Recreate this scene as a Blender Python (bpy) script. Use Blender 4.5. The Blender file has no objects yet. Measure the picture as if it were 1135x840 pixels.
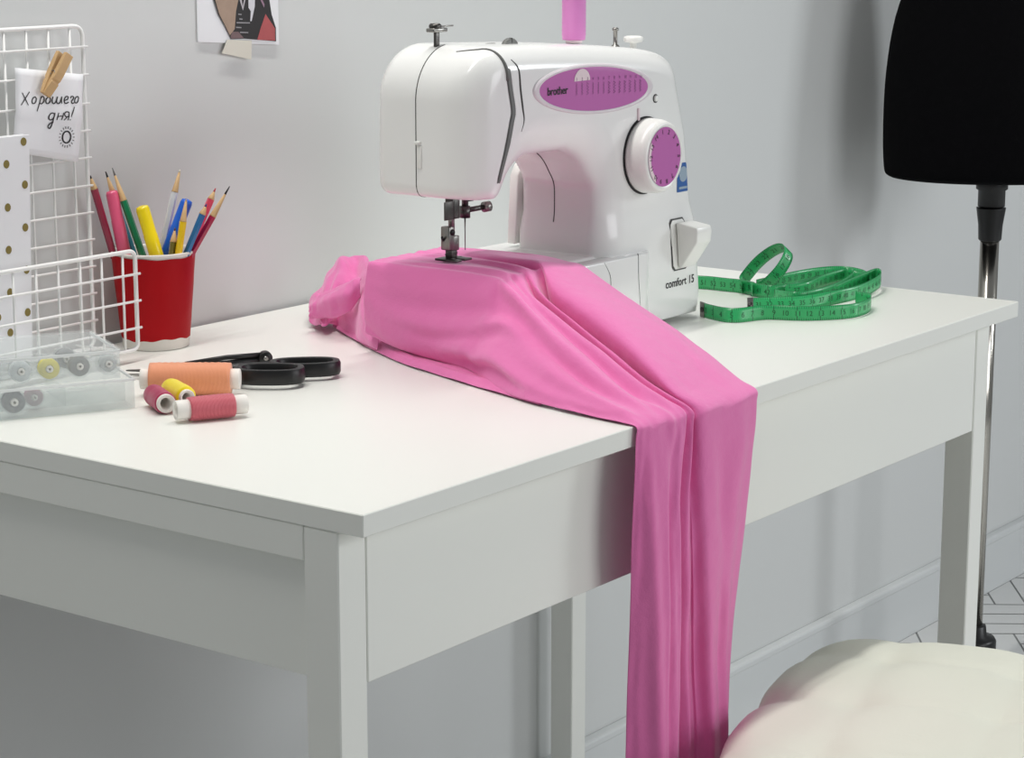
import bpy, bmesh, math, random
import numpy as np
from mathutils import Vector, Matrix, noise
random.seed(4)
T = 0.785                      # table-top height; everything below is laid out with z = 0 on the table top
C = bpy.context.scene.collection
PI = math.pi

# ------------------------------------------------------------------ camera numbers (photo 1135 x 840)
FPX = 2520.0
PITCH = math.radians(11.8); YAW = math.radians(36.6)
CAM = np.array([-1.2153, -1.0374, 0.434])
FH = np.array([math.cos(YAW), math.sin(YAW), 0.0])
RT = np.array([FH[1], -FH[0], 0.0])
ZZ = np.array([0, 0, 1.0])
DD = FH * math.cos(PITCH) - ZZ * math.sin(PITCH)
UU = ZZ * math.cos(PITCH) + FH * math.sin(PITCH)
def ray(x, y): return DD + (x - 567.5) / FPX * RT - (y - 420) / FPX * UU
def at(x, y, ax, v):
    """point of the place seen at photo pixel (x, y) on the plane axis ax = v"""
    i = 'xyz'.index(ax); r = ray(x, y)
    return CAM + r * ((v - CAM[i]) / r[i])
def at_facing(x, y, base):
    """point seen at (x, y) on the upright plane through base that faces the viewer"""
    r = ray(x, y); return CAM + r * (((np.array(base) - CAM) @ FH) / (r @ FH))

# ------------------------------------------------------------------ materials
def lin(c):
    return tuple(((v / 255) / 12.92 if v <= 10 else ((v / 255 + .055) / 1.055) ** 2.4) for v in c) + (1,)
def mat(name, rgb, rough=.5, metal=0, bump=0, bscale=200, var=0, vscale=8, spec=.5, coat=0, sheen=0, trans=0, sub=0):
    m = bpy.data.materials.new(name); m.use_nodes = True
    nt = m.node_tree; b = nt.nodes['Principled BSDF']
    b.inputs['Base Color'].default_value = lin(rgb)
    b.inputs['Roughness'].default_value = rough; b.inputs['Metallic'].default_value = metal
    b.inputs['Specular IOR Level'].default_value = spec
    b.inputs['Coat Weight'].default_value = coat; b.inputs['Coat Roughness'].default_value = .1
    b.inputs['Sheen Weight'].default_value = sheen
    tc = nt.nodes.new('ShaderNodeTexCoord')
    if var:
        n = nt.nodes.new('ShaderNodeTexNoise'); n.inputs['Scale'].default_value = vscale; n.inputs['Detail'].default_value = 4
        mx = nt.nodes.new('ShaderNodeMix'); mx.data_type = 'RGBA'; mx.blend_type = 'MIX'
        a = lin(rgb); mx.inputs['A'].default_value = tuple(v * (1 - var) for v in a[:3]) + (1,)
        mx.inputs['B'].default_value = tuple(min(1, v * (1 + var)) for v in a[:3]) + (1,)
        nt.links.new(tc.outputs['Object'], n.inputs['Vector'])
        nt.links.new(n.outputs['Fac'], mx.inputs['Factor']); nt.links.new(mx.outputs['Result'], b.inputs['Base Color'])
    if bump:
        n = nt.nodes.new('ShaderNodeTexNoise'); n.inputs['Scale'].default_value = bscale; n.inputs['Detail'].default_value = 3
        bp = nt.nodes.new('ShaderNodeBump'); bp.inputs['Strength'].default_value = bump; bp.inputs['Distance'].default_value = .002
        nt.links.new(tc.outputs['Object'], n.inputs['Vector'])
        nt.links.new(n.outputs['Fac'], bp.inputs['Height']); nt.links.new(bp.outputs['Normal'], b.inputs['Normal'])
    return m
def clear_plastic(name, rgb, see=.6):
    m = bpy.data.materials.new(name); m.use_nodes = True; nt = m.node_tree
    b = nt.nodes['Principled BSDF']; b.inputs['Base Color'].default_value = lin(rgb); b.inputs['Roughness'].default_value = .18
    t = nt.nodes.new('ShaderNodeBsdfTransparent'); t.inputs['Color'].default_value = (.97, .98, .98, 1)
    mx = nt.nodes.new('ShaderNodeMixShader'); mx.inputs[0].default_value = see
    nt.links.new(b.outputs[0], mx.inputs[1]); nt.links.new(t.outputs[0], mx.inputs[2])
    nt.links.new(mx.outputs[0], nt.nodes['Material Output'].inputs['Surface'])
    return m
def thread_mat(name, rgb, scale=900):
    """wound thread: fine rings across the spool (object Z is the spool axis)"""
    m = mat(name, rgb, .45, sheen=.3); nt = m.node_tree; b = nt.nodes['Principled BSDF']
    tc = nt.nodes.new('ShaderNodeTexCoord'); w = nt.nodes.new('ShaderNodeTexWave'); w.bands_direction = 'Z'
    w.inputs['Scale'].default_value = scale / 3; w.inputs['Distortion'].default_value = 1.5; w.inputs['Detail'].default_value = 2
    bp = nt.nodes.new('ShaderNodeBump'); bp.inputs['Strength'].default_value = .5; bp.inputs['Distance'].default_value = .0006
    nt.links.new(tc.outputs['Object'], w.inputs['Vector']); nt.links.new(w.outputs['Fac'], bp.inputs['Height'])
    nt.links.new(bp.outputs['Normal'], b.inputs['Normal'])
    return m
M = {}
M['wall'] = mat('wall_paint', (214, 216, 215), .6, bump=.05, bscale=60, var=.012, vscale=1.5)
M['trim'] = mat('baseboard_paint', (214, 217, 217), .4)
M['laminate'] = mat('white_laminate', (241, 242, 236), .32, bump=.03, bscale=300, spec=.4)
M['plastic'] = mat('white_machine_plastic', (240, 240, 238), .22, coat=.25)
M['plastic2'] = mat('white_control_plastic', (240, 240, 236), .28)
M['seam'] = mat('dark_seam', (70, 70, 68), .6)
M['groove'] = mat('grey_groove', (104, 105, 103), .5)
M['lilac'] = mat('lilac_label', (188, 102, 172), .35)
M['rimgrey'] = mat('pearl_rim', (222, 214, 218), .3)
M['ink'] = mat('black_ink', (24, 22, 26), .6)
M['plum'] = mat('plum_ink', (92, 40, 92), .6)
M['pale'] = mat('pale_print', (228, 210, 214), .5)
M['sticker'] = mat('blue_sticker', (40, 92, 160), .4)
M['stickerg'] = mat('grey_sticker', (150, 168, 184), .4)
M['steel'] = mat('brushed_steel', (150, 148, 144), .32, 1)
M['steeld'] = mat('dark_steel', (92, 90, 88), .35, 1)
M['chrome'] = mat('chrome_tube', (190, 186, 178), .18, 1)
M['brown'] = mat('smoked_lens', (60, 52, 46), .2)
M['black'] = mat('black_plastic', (13, 13, 14), .38)
M['blackcloth'] = mat('black_jersey', (5, 5, 7), .95, bump=.1, bscale=400, spec=.1)
M['wire'] = mat('white_coated_wire', (242, 242, 240), .35)
M['paper'] = mat('white_paper', (238, 239, 242), .75, bump=.1, bscale=25)
M['gold'] = mat('gold_dot', (132, 118, 54), .45)
M['wood'] = mat('pale_wood', (206, 170, 122), .6, var=.12, vscale=60)
M['leather'] = mat('ivory_leatherette', (232, 233, 219), .45, bump=.08, bscale=250)
M['red'] = mat('red_paper', (172, 0, 14), .5, spec=.2, bump=.35, bscale=45, var=.05, vscale=30)
M['cupwhite'] = mat('cup_paper', (236, 232, 226), .6)
M['acryl'] = clear_plastic('clear_plastic', (252, 253, 253), .86)
M['acryl_edge'] = clear_plastic('clear_plastic_edge', (244, 246, 246), .25)
M['bobclear'] = clear_plastic('clear_bobbin', (246, 247, 247), .88)
M['tape'] = mat('masking_tape', (222, 218, 205), .6)
M['floor'] = mat('pale_tile', (218, 219, 218), .4, var=.05, vscale=14)
M['grout'] = mat('grey_grout', (158, 160, 160), .8)

def cloth_mat(name, rgb):
    m = mat(name, rgb, .8, sheen=.6, spec=.25); nt = m.node_tree; b = nt.nodes['Principled BSDF']
    b.inputs['Sheen Roughness'].default_value = .5; b.inputs['Sheen Tint'].default_value = (1, .78, .92, 1)
    tc = nt.nodes.new('ShaderNodeTexCoord'); n1 = nt.nodes.new('ShaderNodeTexNoise'); n1.inputs['Scale'].default_value = 38
    n1.inputs['Detail'].default_value = 5
    n2 = nt.nodes.new('ShaderNodeTexNoise'); n2.inputs['Scale'].default_value = 900
    ad = nt.nodes.new('ShaderNodeMath'); ad.operation = 'MULTIPLY_ADD'; ad.inputs[1].default_value = .12
    bp = nt.nodes.new('ShaderNodeBump'); bp.inputs['Strength'].default_value = .42; bp.inputs['Distance'].default_value = .005
    nt.links.new(tc.outputs['Object'], n1.inputs['Vector']); nt.links.new(tc.outputs['Object'], n2.inputs['Vector'])
    nt.links.new(n2.outputs['Fac'], ad.inputs[0]); nt.links.new(n1.outputs['Fac'], ad.inputs[2])
    nt.links.new(ad.outputs[0], bp.inputs['Height']); nt.links.new(bp.outputs['Normal'], b.inputs['Normal'])
    return m
M['pink'] = cloth_mat('pink_cotton', (236, 122, 184))

# ------------------------------------------------------------------ objects
ORG = {}
def tag(o, label=None, cat=None, group=None, kind=None):
    if label: o['label'] = label
    if cat: o['category'] = cat
    if group: o['group'] = group
    if kind: o['kind'] = kind
    return o
def thing(name, label, cat, loc, group=None):
    o = bpy.data.objects.new(name, None); C.objects.link(o); o.location = loc; o.empty_display_size = .02
    ORG[o] = np.array(loc, float); return tag(o, label, cat, group)
def obj(name, V, F, m, parent=None, smooth=True, mats=None, fm=None, origin=None):
    """one mesh object from verts and faces in place coordinates"""
    V = np.asarray(V, float).reshape(-1, 3)
    off = ORG[parent] if parent is not None else np.array(origin if origin is not None else V.mean(0) * [1, 1, 0] + [0, 0, V[:, 2].min()])
    me = bpy.data.meshes.new(name); me.from_pydata((V - off).tolist(), [], [list(map(int, f)) for f in F])
    for x in (mats or [m]): me.materials.append(x)
    if fm is not None: me.polygons.foreach_set('material_index', list(fm))
    if smooth: me.polygons.foreach_set('use_smooth', [True] * len(me.polygons))
    me.update()
    o = bpy.data.objects.new(name, me); C.objects.link(o)
    if parent is not None: o.parent = parent
    else: o.location = off
    ORG[o] = off
    return o
def joinm(*parts):
    V, F, n = [], [], 0
    for v, f in parts:
        v = np.asarray(v, float).reshape(-1, 3); V.append(v); F += [[i + n for i in q] for q in f]; n += len(v)
    return np.vstack(V), F
def from_bm(bm):
    bm.verts.index_update()
    r = ([v.co[:] for v in bm.verts], [[v.index for v in f.verts] for f in bm.faces]); bm.free(); return r
def box(x0, x1, y0, y1, z0, z1, bev=.001, seg=2):
    bm = bmesh.new(); bmesh.ops.create_cube(bm, size=1)
    for v in bm.verts: v.co = ((x0 + x1) / 2 + v.co.x * (x1 - x0), (y0 + y1) / 2 + v.co.y * (y1 - y0), (z0 + z1) / 2 + v.co.z * (z1 - z0))
    if bev: bmesh.ops.bevel(bm, geom=bm.edges[:], offset=bev, segments=seg, affect='EDGES', profile=.5)
    return from_bm(bm)
def xf(part, M4):
    v = np.asarray(part[0], float).reshape(-1, 3); A = np.array(M4)
    return v @ A[:3, :3].T + A[:3, 3], part[1]
def lathe(prof, n=32, cap=True):
    """prof: (r, z) from bottom to top, about z"""
    V, F = [], []
    for r, z in prof:
        for k in range(n):
            a = 2 * PI * k / n; V.append((r * math.cos(a), r * math.sin(a), z))
    for i in range(len(prof) - 1):
        for k in range(n):
            k2 = (k + 1) % n; F.append((i * n + k, i * n + k2, (i + 1) * n + k2, (i + 1) * n + k))
    if cap:
        if prof[0][0] > 1e-6: F.append(tuple(range(n))[::-1])
        if prof[-1][0] > 1e-6: F.append(tuple((len(prof) - 1) * n + k for k in range(n)))
    return V, F
def frame_z(d, p=(0, 0, 0), up=(0, 0, 1)):
    """matrix whose z axis is d, at p"""
    z = Vector(d).normalized(); u = Vector(up)
    if abs(z.dot(u)) > .98: u = Vector((0, 1, 0))
    x = u.cross(z).normalized(); y = z.cross(x)
    A = np.eye(4); A[:3, 0] = x; A[:3, 1] = y; A[:3, 2] = z; A[:3, 3] = p; return A
def rod(p, q, r, n=12, r2=None):
    p, q = np.array(p, float), np.array(q, float); L = np.linalg.norm(q - p)
    return xf(lathe([(r, 0), (r if r2 is None else r2, L)], n), frame_z(q - p, p))
def crom(P, n, closed=False):
    """Catmull-Rom through rows of P (k, ...) sampled n per span"""
    P = np.asarray(P, float); k = len(P); out = []
    for i in range(k - (0 if closed else 1)):
        p1, p2 = P[i], P[(i + 1) % k]
        p0 = P[(i - 1) % k] if closed or i > 0 else 2 * p1 - p2
        p3 = P[(i + 2) % k] if closed or i + 2 < k else 2 * p2 - p1
        for j in range(n):
            t = j / n
            out.append(.5 * (2 * p1 + (p2 - p0) * t + (2 * p0 - 5 * p1 + 4 * p2 - p3) * t * t + (3 * p1 - p0 - 3 * p2 + p3) * t ** 3))
    if not closed: out.append(P[-1])
    return np.array(out)
def tube(P, r, n=8, closed=False, cap=True):
    P = np.asarray(P, float); k = len(P); V, F = [], []
    prev = None
    for i in range(k):
        a = P[(i - 1) % k] if closed or i > 0 else P[i]; b = P[(i + 1) % k] if closed or i < k - 1 else P[i]
        t = Vector(b - a).normalized()
        if prev is None:
            u = Vector((0, 0, 1)) if abs(t.z) < .9 else Vector((1, 0, 0)); x = u.cross(t).normalized()
        else: x = (prev - t * prev.dot(t)).normalized()
        prev = x; y = t.cross(x); rr = r[i] if hasattr(r, '__len__') else r
        for j in range(n):
            w = 2 * PI * j / n; V.append(P[i] + np.array(x) * rr * math.cos(w) + np.array(y) * rr * math.sin(w))
    for i in range(k - (0 if closed else 1)):
        for j in range(n):
            i2, j2 = (i + 1) % k, (j + 1) % n; F.append((i * n + j, i * n + j2, i2 * n + j2, i2 * n + j))
    if cap and not closed: F.append(tuple(range(n))[::-1]); F.append(tuple((k - 1) * n + j for j in range(n)))
    return V, F
def fillet(P, r, n=5):
    """round the corners of a polyline"""
    P = [np.array(p, float) for p in P]; out = [P[0]]
    for i in range(1, len(P) - 1):
        a, b, c = P[i - 1], P[i], P[i + 1]
        d1 = (a - b) / np.linalg.norm(a - b); d2 = (c - b) / np.linalg.norm(c - b)
        for k in range(n + 1):
            t = k / n; out.append((1 - t) ** 2 * (b + d1 * r) + 2 * t * (1 - t) * b + t * t * (b + d2 * r))
    out.append(P[-1]); return out
def prism(poly, z0, z1, bev=0, seg=2):
    """closed xy outline extruded in z"""
    bm = bmesh.new(); f = bm.faces.new([bm.verts.new((x, y, z0)) for x, y in poly])
    e = bmesh.ops.extrude_face_region(bm, geom=[f])
    for v in e['geom']:
        if isinstance(v, bmesh.types.BMVert): v.co.z = z1
    bmesh.ops.recalc_face_normals(bm, faces=bm.faces[:])
    if bev:
        ed = [x for x in bm.edges if x.calc_face_angle(0) > .6]
        bmesh.ops.bevel(bm, geom=ed, offset=bev, segments=seg, affect='EDGES', profile=.5)
    return from_bm(bm)
def grid_faces(r, c, closed_c=False):
    F = []
    for i in range(r - 1):
        for j in range(c if closed_c else c - 1):
            j2 = (j + 1) % c; F.append((i * c + j, i * c + j2, (i + 1) * c + j2, (i + 1) * c + j))
    return F
def sharp(o, deg=40):
    me = o.data; bm = bmesh.new(); bm.from_mesh(me)
    for e in bm.edges: e.smooth = e.calc_face_angle(0) < math.radians(deg)
    bm.to_mesh(me); bm.free(); return o
def solid(o, t, off=0):
    m = o.modifiers.new('thickness', 'SOLIDIFY'); m.thickness = t; m.offset = off; return o
def text2d(s, size, shear=0, bold=0):
    """letters as flat verts (x, y) and faces"""
    cu = bpy.data.curves.new('letters', 'FONT'); cu.body = s; cu.size = size; cu.shear = shear; cu.resolution_u = 3; cu.offset = bold
    o = bpy.data.objects.new('letters', cu); C.objects.link(o)
    dg = bpy.context.evaluated_depsgraph_get(); me = bpy.data.meshes.new_from_object(o.evaluated_get(dg))
    V = np.array([v.co[:] for v in me.vertices]); F = [list(p.vertices) for p in me.polygons]
    bpy.data.objects.remove(o); bpy.data.curves.remove(cu); bpy.data.meshes.remove(me)
    return V[:, :2], F
def strokes(polys, w):
    """pen strokes as flat strips: list of 2-D polylines"""
    V, F = [], []
    for p in polys:
        p = np.array(p, float); k = len(p); n0 = len(V)
        for i in range(k):
            d = p[min(i + 1, k - 1)] - p[max(i - 1, 0)]; d /= np.linalg.norm(d) + 1e-9; nrm = np.array([-d[1], d[0]])
            ww = w * (1 if 0 < i < k - 1 else .7)
            V += [p[i] + nrm * ww / 2, p[i] - nrm * ww / 2]
        for i in range(k - 1):
            a = n0 + 2 * i; F.append((a, a + 1, a + 3, a + 2))
    return np.array(V), F

# ------------------------------------------------------------------ distance-field modelling for moulded shapes
def rbox(x, y, z, b, r):
    cx, cy, cz = (b[0] + b[1]) / 2, (b[2] + b[3]) / 2, (b[4] + b[5]) / 2
    qx, qy, qz = abs(x - cx) - (b[1] - b[0]) / 2 + r, abs(y - cy) - (b[3] - b[2]) / 2 + r, abs(z - cz) - (b[5] - b[4]) / 2 + r
    return np.sqrt(np.maximum(qx, 0) ** 2 + np.maximum(qy, 0) ** 2 + np.maximum(qz, 0) ** 2) + np.minimum(np.maximum(qx, np.maximum(qy, qz)), 0) - r
def rrect(x, z, b, r):
    qx, qz = abs(x - (b[0] + b[1]) / 2) - (b[1] - b[0]) / 2 + r, abs(z - (b[2] + b[3]) / 2) - (b[3] - b[2]) / 2 + r
    return np.sqrt(np.maximum(qx, 0) ** 2 + np.maximum(qz, 0) ** 2) + np.minimum(np.maximum(qx, qz), 0) - r
def smin(a, b, k): h = np.maximum(k - abs(a - b), 0) / k; return np.minimum(a, b) - h * h * k * .25
def smax(a, b, k): return -smin(-a, -b, k)
def capsule2(x, z, p, q):
    px, pz = x - p[0], z - p[1]; dx, dz = q[0] - p[0], q[1] - p[1]
    t = np.clip((px * dx + pz * dz) / (dx * dx + dz * dz), 0, 1); return np.sqrt((px - t * dx) ** 2 + (pz - t * dz) ** 2)
def surface_net(f, lo, hi, h):
    ax = [np.arange(lo[i], hi[i] + h, h) for i in range(3)]
    X, Y, Z = np.meshgrid(*ax, indexing='ij'); G = f(X, Y, Z).astype(np.float32); n = G.shape
    ins = G < 0
    cs = np.zeros([k - 1 for k in n], np.int8); sl = lambda d: tuple(slice(e, e + n[i] - 1) for i, e in enumerate(d))
    corners = [(a, b, c) for a in (0, 1) for b in (0, 1) for c in (0, 1)]
    for d in corners: cs += ins[sl(d)]
    act = (cs > 0) & (cs < 8); idx = -np.ones(act.shape, int); ijk = np.argwhere(act); idx[act] = np.arange(len(ijk))
    acc = np.zeros((len(ijk), 3)); cnt = np.zeros(len(ijk))
    for a in corners:
        for k in range(3):
            if a[k]: continue
            b = list(a); b[k] = 1; ga = G[tuple((ijk + a).T)]; gb = G[tuple((ijk + b).T)]; c = (ga < 0) != (gb < 0)
            t = np.where(c, ga / np.where(c, ga - gb, 1), 0); p = np.array(a, float)[None] + np.zeros((len(ijk), 3)); p[:, k] += t
            acc[c] += p[c]; cnt[c] += 1
    P = (ijk + acc / cnt[:, None]) * h + np.array(lo)
    F = []
    for k in range(3):
        o = [1, 1, 1]; o[k] = 0; u, v = [(1, 2), (2, 0), (0, 1)][k]
        s0 = [slice(1, n[i] - 1) if i != k else slice(0, n[i] - 1) for i in range(3)]; s1 = list(s0); s1[k] = slice(1, n[k])
        A, B = ins[tuple(s0)], ins[tuple(s1)]
        for cond, flip in ((A & ~B, 0), (~A & B, 1)):
            e = np.argwhere(cond) + [1 if i != k else 0 for i in range(3)]
            if not len(e): continue
            du, dv = np.eye(3, dtype=int)[u], np.eye(3, dtype=int)[v]
            q = [idx[tuple(w.T)] for w in (e - du - dv, e - dv, e, e - du)]
            F.append(np.stack(q if not flip else q[::-1], 1))
    F = np.vstack(F)
    for _ in range(2):
        e = h * .25; x, y, z = P.T; g = f(x, y, z)
        N = np.stack([f(x + e, y, z) - f(x - e, y, z), f(x, y + e, z) - f(x, y - e, z), f(x, y, z + e) - f(x, y, z - e)], 1) / (2 * e)
        P = P - N * (np.clip(g, -h, h) / np.maximum((N * N).sum(1), .3))[:, None]
    return P, F.tolist()
# ================================================================== the setting
WY = 0.634                     # face of the wall behind the table
w = obj('wall_back', *box(-3.0, 5.0, WY, WY + .1, -T, 1.95, 0), M['wall'], smooth=False); tag(w, 'plain white painted wall behind the sewing table', 'wall', kind='structure')
b = joinm(box(-3.0, 5.0, WY - .012, WY, -T, -T + .098, .002), box(-3.0, 5.0, WY - .018, WY, -T + .094, -T + .108, .004))
w = obj('baseboard_back', *b, M['trim'], smooth=False); tag(w, 'white baseboard with a narrow ledge along the foot of the wall', 'baseboard', kind='structure')
# floor: herringbone tiles set in grout
V, F, FM = [], [], []
def quad(p, z, m):
    n = len(V); V.extend([(a, b_, z) for a, b_ in p]); F.append((n, n + 1, n + 2, n + 3)); FM.append(m)
quad([(-3, -3), (5, -3), (5, WY), (-3, WY)], -T, 1)
tw, tl, g = .055, .22, .0018
ca, sa = math.cos(.62), math.sin(.62)
for i in range(-60, 90):
    for j in range(-14, 14):
        for kind in (0, 1):
            bx, by = i * tw + j * tl * 1.0, i * tw - j * tl
            if kind == 0: r = (bx, by, bx + tl, by + tw)
            else: r = (bx + tl, by + tw - tl, bx + tl + tw, by + tw)
            P = [(r[0] + g, r[1] + g), (r[2] - g, r[1] + g), (r[2] - g, r[3] - g), (r[0] + g, r[3] - g)]
            P = [(1.4 + x * ca - y * sa, x * sa + y * ca) for x, y in P]
            if not all(-.6 < x < 4.6 and -2.2 < y for x, y in P): continue
            Q = []                                              # tiles are cut where they meet the wall
            for (xa, ya), (xb, yb) in zip(P, P[1:] + P[:1]):
                lim = WY - .0125
                if ya < lim: Q.append((xa, ya))
                if (ya < lim) != (yb < lim): t = (lim - ya) / (yb - ya); Q.append((xa + (xb - xa) * t, lim))
            if len(Q) >= 3:
                n = len(V); V.extend([(x, y, -T + .0012) for x, y in Q]); F.append(tuple(range(n, n + len(Q)))); FM.append(0)
w = obj('floor', V, F, None, smooth=False, mats=[M['floor'], M['grout']], fm=FM); tag(w, 'pale herringbone tiled floor', 'floor', kind='structure')

# ================================================================== the table
L_, D_ = 1.13, .628
tb = thing('sewing_table', 'white laminate table with a deep front apron carrying the sewing machine', 'table', (.56, .31, -T))
obj('tabletop', *box(0, L_, 0, D_, -.0175, 0, .0008, 1), M['laminate'], tb, smooth=False)
for x in (0.0005, 1.08):
    for y in (.025, .575):
        if y > .5: x += .006
        obj('leg', *box(x, x + .032, y, y + .034, -T, -.0178, .0012, 1), M['laminate'], tb, smooth=False)
obj('front_apron', *box(.0345, 1.0795, .0262, .044, -.143, -.0178, .0008, 1), M['laminate'], tb, smooth=False)
obj('back_apron', *box(.034, 1.0795, .586, .604, -.13, -.0178, .0008, 1), M['laminate'], tb, smooth=False)
for x in (0.0005, 1.094): obj('side_rail', *box(x, x + .018, .0591, .5749, -.045, -.0178, .0008, 1), M['laminate'], tb, smooth=False)
for x in (.010, 1.084): obj('side_panel', *box(x, x + .018, .0595, .5745, -.139, -.0455, .0008, 1), M['laminate'], tb, smooth=False)

# ================================================================== the stool
SR = math.radians(15); SW, SD = .46, .46
s_back = np.array([.745, .040]); ex = np.array([math.cos(SR), math.sin(SR)]); ey = np.array([-math.sin(SR), math.cos(SR)])
s_c = s_back - ex * SW / 2 - ey * SD / 2
SZ = -.280
st = thing('stool', 'ivory leatherette stool with a tufted square cushion tucked under the table front', 'stool', (s_c[0], s_c[1], -T))
def sq(a, r, e=4.2):                                            # superellipse footprint
    c, s = math.cos(a), math.sin(a); k = (abs(c) ** e + abs(s) ** e) ** (-1 / e); return c * k * r, s * k * r
def cushion_top(u, v):
    """height of the seat at u, v in -1..1"""
    z = 0.0
    r = max(abs(u), abs(v))
    bu = [-.56, 0, .56]
    d = 0
    for a in bu:
        for b_ in bu: d += math.exp(-((u - a) ** 2 + (v - b_) ** 2) / .012)
    z -= .006 * min(d, 1)
    for a in bu:                                                # stitched valleys between the buttons
        z -= .0014 * math.exp(-((u - a) / .04) ** 2) + .0014 * math.exp(-((v - a) / .05) ** 2)
    rim = max(0, (r - .6) / .4) ** 2
    for a in bu: z -= (.006 + .008 * (v > .5) * (abs(a) < .1)) * rim * (math.exp(-((u - a) / .10) ** 2) * (abs(v) > abs(u)) + math.exp(-((v - a) / .10) ** 2) * (abs(u) >= abs(v)))
    z += .010 * (1 - r ** 2)
    return z
V, F = [], []; NA = 160; rings = [i / 44 for i in range(1, 45)]
for r in rings:
    for k in range(NA):
        a = 2 * PI * k / NA; u, v = sq(a, r)
        edge = max(0, (r - .86) / .14); drop = .030 * (1 - math.sqrt(max(0, 1 - edge ** 2)))
        V.append((u, v, cushion_top(u, v) - drop))
for q in range(1, 7):                                           # the padded side
    t = q / 6
    for k in range(NA):
        a = 2 * PI * k / NA; u, v = sq(a, 1 + .012 * math.sin(PI * t)); V.append((u, v, cushion_top(*sq(a, 1)) * (1 - t) - .030 - .075 * t))
V.append((0, 0, cushion_top(0, 0))); nc = len(V) - 1
V = np.array(V); P = np.stack([s_c[0] + V[:, 0] * SW / 2 * ex[0] + V[:, 1] * SD / 2 * ey[0], s_c[1] + V[:, 0] * SW / 2 * ex[1] + V[:, 1] * SD / 2 * ey[1], SZ + V[:, 2]], 1)
F = grid_faces(len(rings) + 6, NA, True) + [(nc, k, (k + 1) % NA) for k in range(NA)]
F.append(tuple((len(rings) + 5) * NA + k for k in range(NA)))
F = [tuple(f)[::-1] if len(f) == 4 else f for f in F]
bm = bmesh.new(); vs = [bm.verts.new(p) for p in P]
for f in F:
    try: bm.faces.new([vs[i] for i in f])
    except ValueError: pass
bmesh.ops.recalc_face_normals(bm, faces=bm.faces[:])
obj('seat_cushion', *from_bm(bm), M['leather'], st)
def st_pt(u, v, z): q = s_c + ex * u + ey * v; return (q[0], q[1], z)
btn = []
for a in (-.56, 0, .56):
    for b_ in (-.56, 0, .56):
        bm = bmesh.new(); bmesh.ops.create_uvsphere(bm, u_segments=12, v_segments=8, radius=.008)
        for v in bm.verts: v.co = Vector((v.co.x, v.co.y, v.co.z * .45)) + Vector(st_pt(a * SW / 2, b_ * SD / 2, SZ - .009))
        obj('button', *from_bm(bm), M['leather'], st)
bm = bmesh.new()
A4 = np.eye(4); A4[:2, 0] = ex; A4[:2, 1] = ey; A4[:3, 3] = (s_c[0], s_c[1], 0)
obj('seat_frame', *xf(box(-.20, .20, -.20, .20, SZ - .145, SZ - .1045, .004), A4), M['leather'], st, smooth=False)
for a in (-1, 1):
    for b_ in (-1, 1):
        obj('leg', *rod(st_pt(a * .17, b_ * .17, SZ - .1455), st_pt(a * .195, b_ * .195, -T + .0005), .016, 14, .011), M['wood'], st)

# ================================================================== dress form
mc = np.array([1.985, .430])
mq = thing('dress_form', 'black jersey dress form on a chrome pole beyond the right end of the table', 'mannequin', (mc[0], mc[1], -T))
# half width (across the view), half depth, height
secs = [(.140, .088, .018), (.158, .104, .022), (.165, .112, .036), (.168, .115, .10), (.166, .112, .18), (.155, .102, .26), (.130, .088, .34), (.118, .080, .40), (.125, .085, .46), (.150, .105, .54), (.158, .112, .60), (.160, .098, .68), (.165, .080, .74), (.120, .062, .785), (.060, .050, .81), (.052, .048, .86)]
ax_w = RT[:2]; ax_d = FH[:2]
rows = crom(secs, 4); V = []
for hw, hd, z in rows:
    for k in range(56):
        a = 2 * PI * k / 56; q = mc + ax_w * hw * math.cos(a) + ax_d * hd * math.sin(a); V.append((q[0], q[1], z))
F = grid_faces(len(rows), 56, True); F += [tuple(range(56))[::-1], tuple((len(rows) - 1) * 56 + k for k in range(56))]
bx = .008
obj('torso', *xf((V, F), np.array([[1, 0, 0, 0], [0, 1, 0, 0], [0, 0, 1, bx], [0, 0, 0, 1]])), M['blackcloth'], mq)
def on_pole(prof, n=32): return xf(lathe(prof, n), np.array([[1, 0, 0, mc[0]], [0, 1, 0, mc[1]], [0, 0, 1, 0], [0, 0, 0, 1]]))
obj('neck_cap', *on_pole([(.050, .868), (.052, .872), (.048, .884), (.02, .892), (.0, .893)]), M['black'], mq)
obj('socket', *on_pole([(.018, -.018), (.0205, -.016), (.0205, .008), (.024, .010), (.024, .026)]), M['black'], mq)
obj('height_collar', *on_pole([(.016, -.069), (.0175, -.067), (.0185, -.045), (.0222, -.020), (.0222, -.0185), (.01, -.0182)]), M['black'], mq)
obj('pole', *on_pole([(.0145, -T + .07), (.0145, -.0185)], 40), M['chrome'], mq)
obj('base_hub', *on_pole([(.037, -T + .012), (.037, -T + .078), (.034, -T + .083), (.022, -T + .086), (.020, -T + .102), (.0150, -T + .104)]), M['black'], mq)
for k in range(3):
    a = math.radians(-97 + 52 * (k - 1)); d = np.array([math.cos(a), math.sin(a)])
    def q(r, z): return (mc[0] + d[0] * r, mc[1] + d[1] * r, z)
    lg = obj('leg', *tube([q(.034, -T + .024), q(.13, -T + .020), q(.24, -T + .0125)], [.010, .009, .007], 10), M['black'], mq)
    obj('rubber_foot', *rod(q(.232, -T + .0115), q(.256, -T + .0105), .0100, 14), M['black'], lg)
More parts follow.
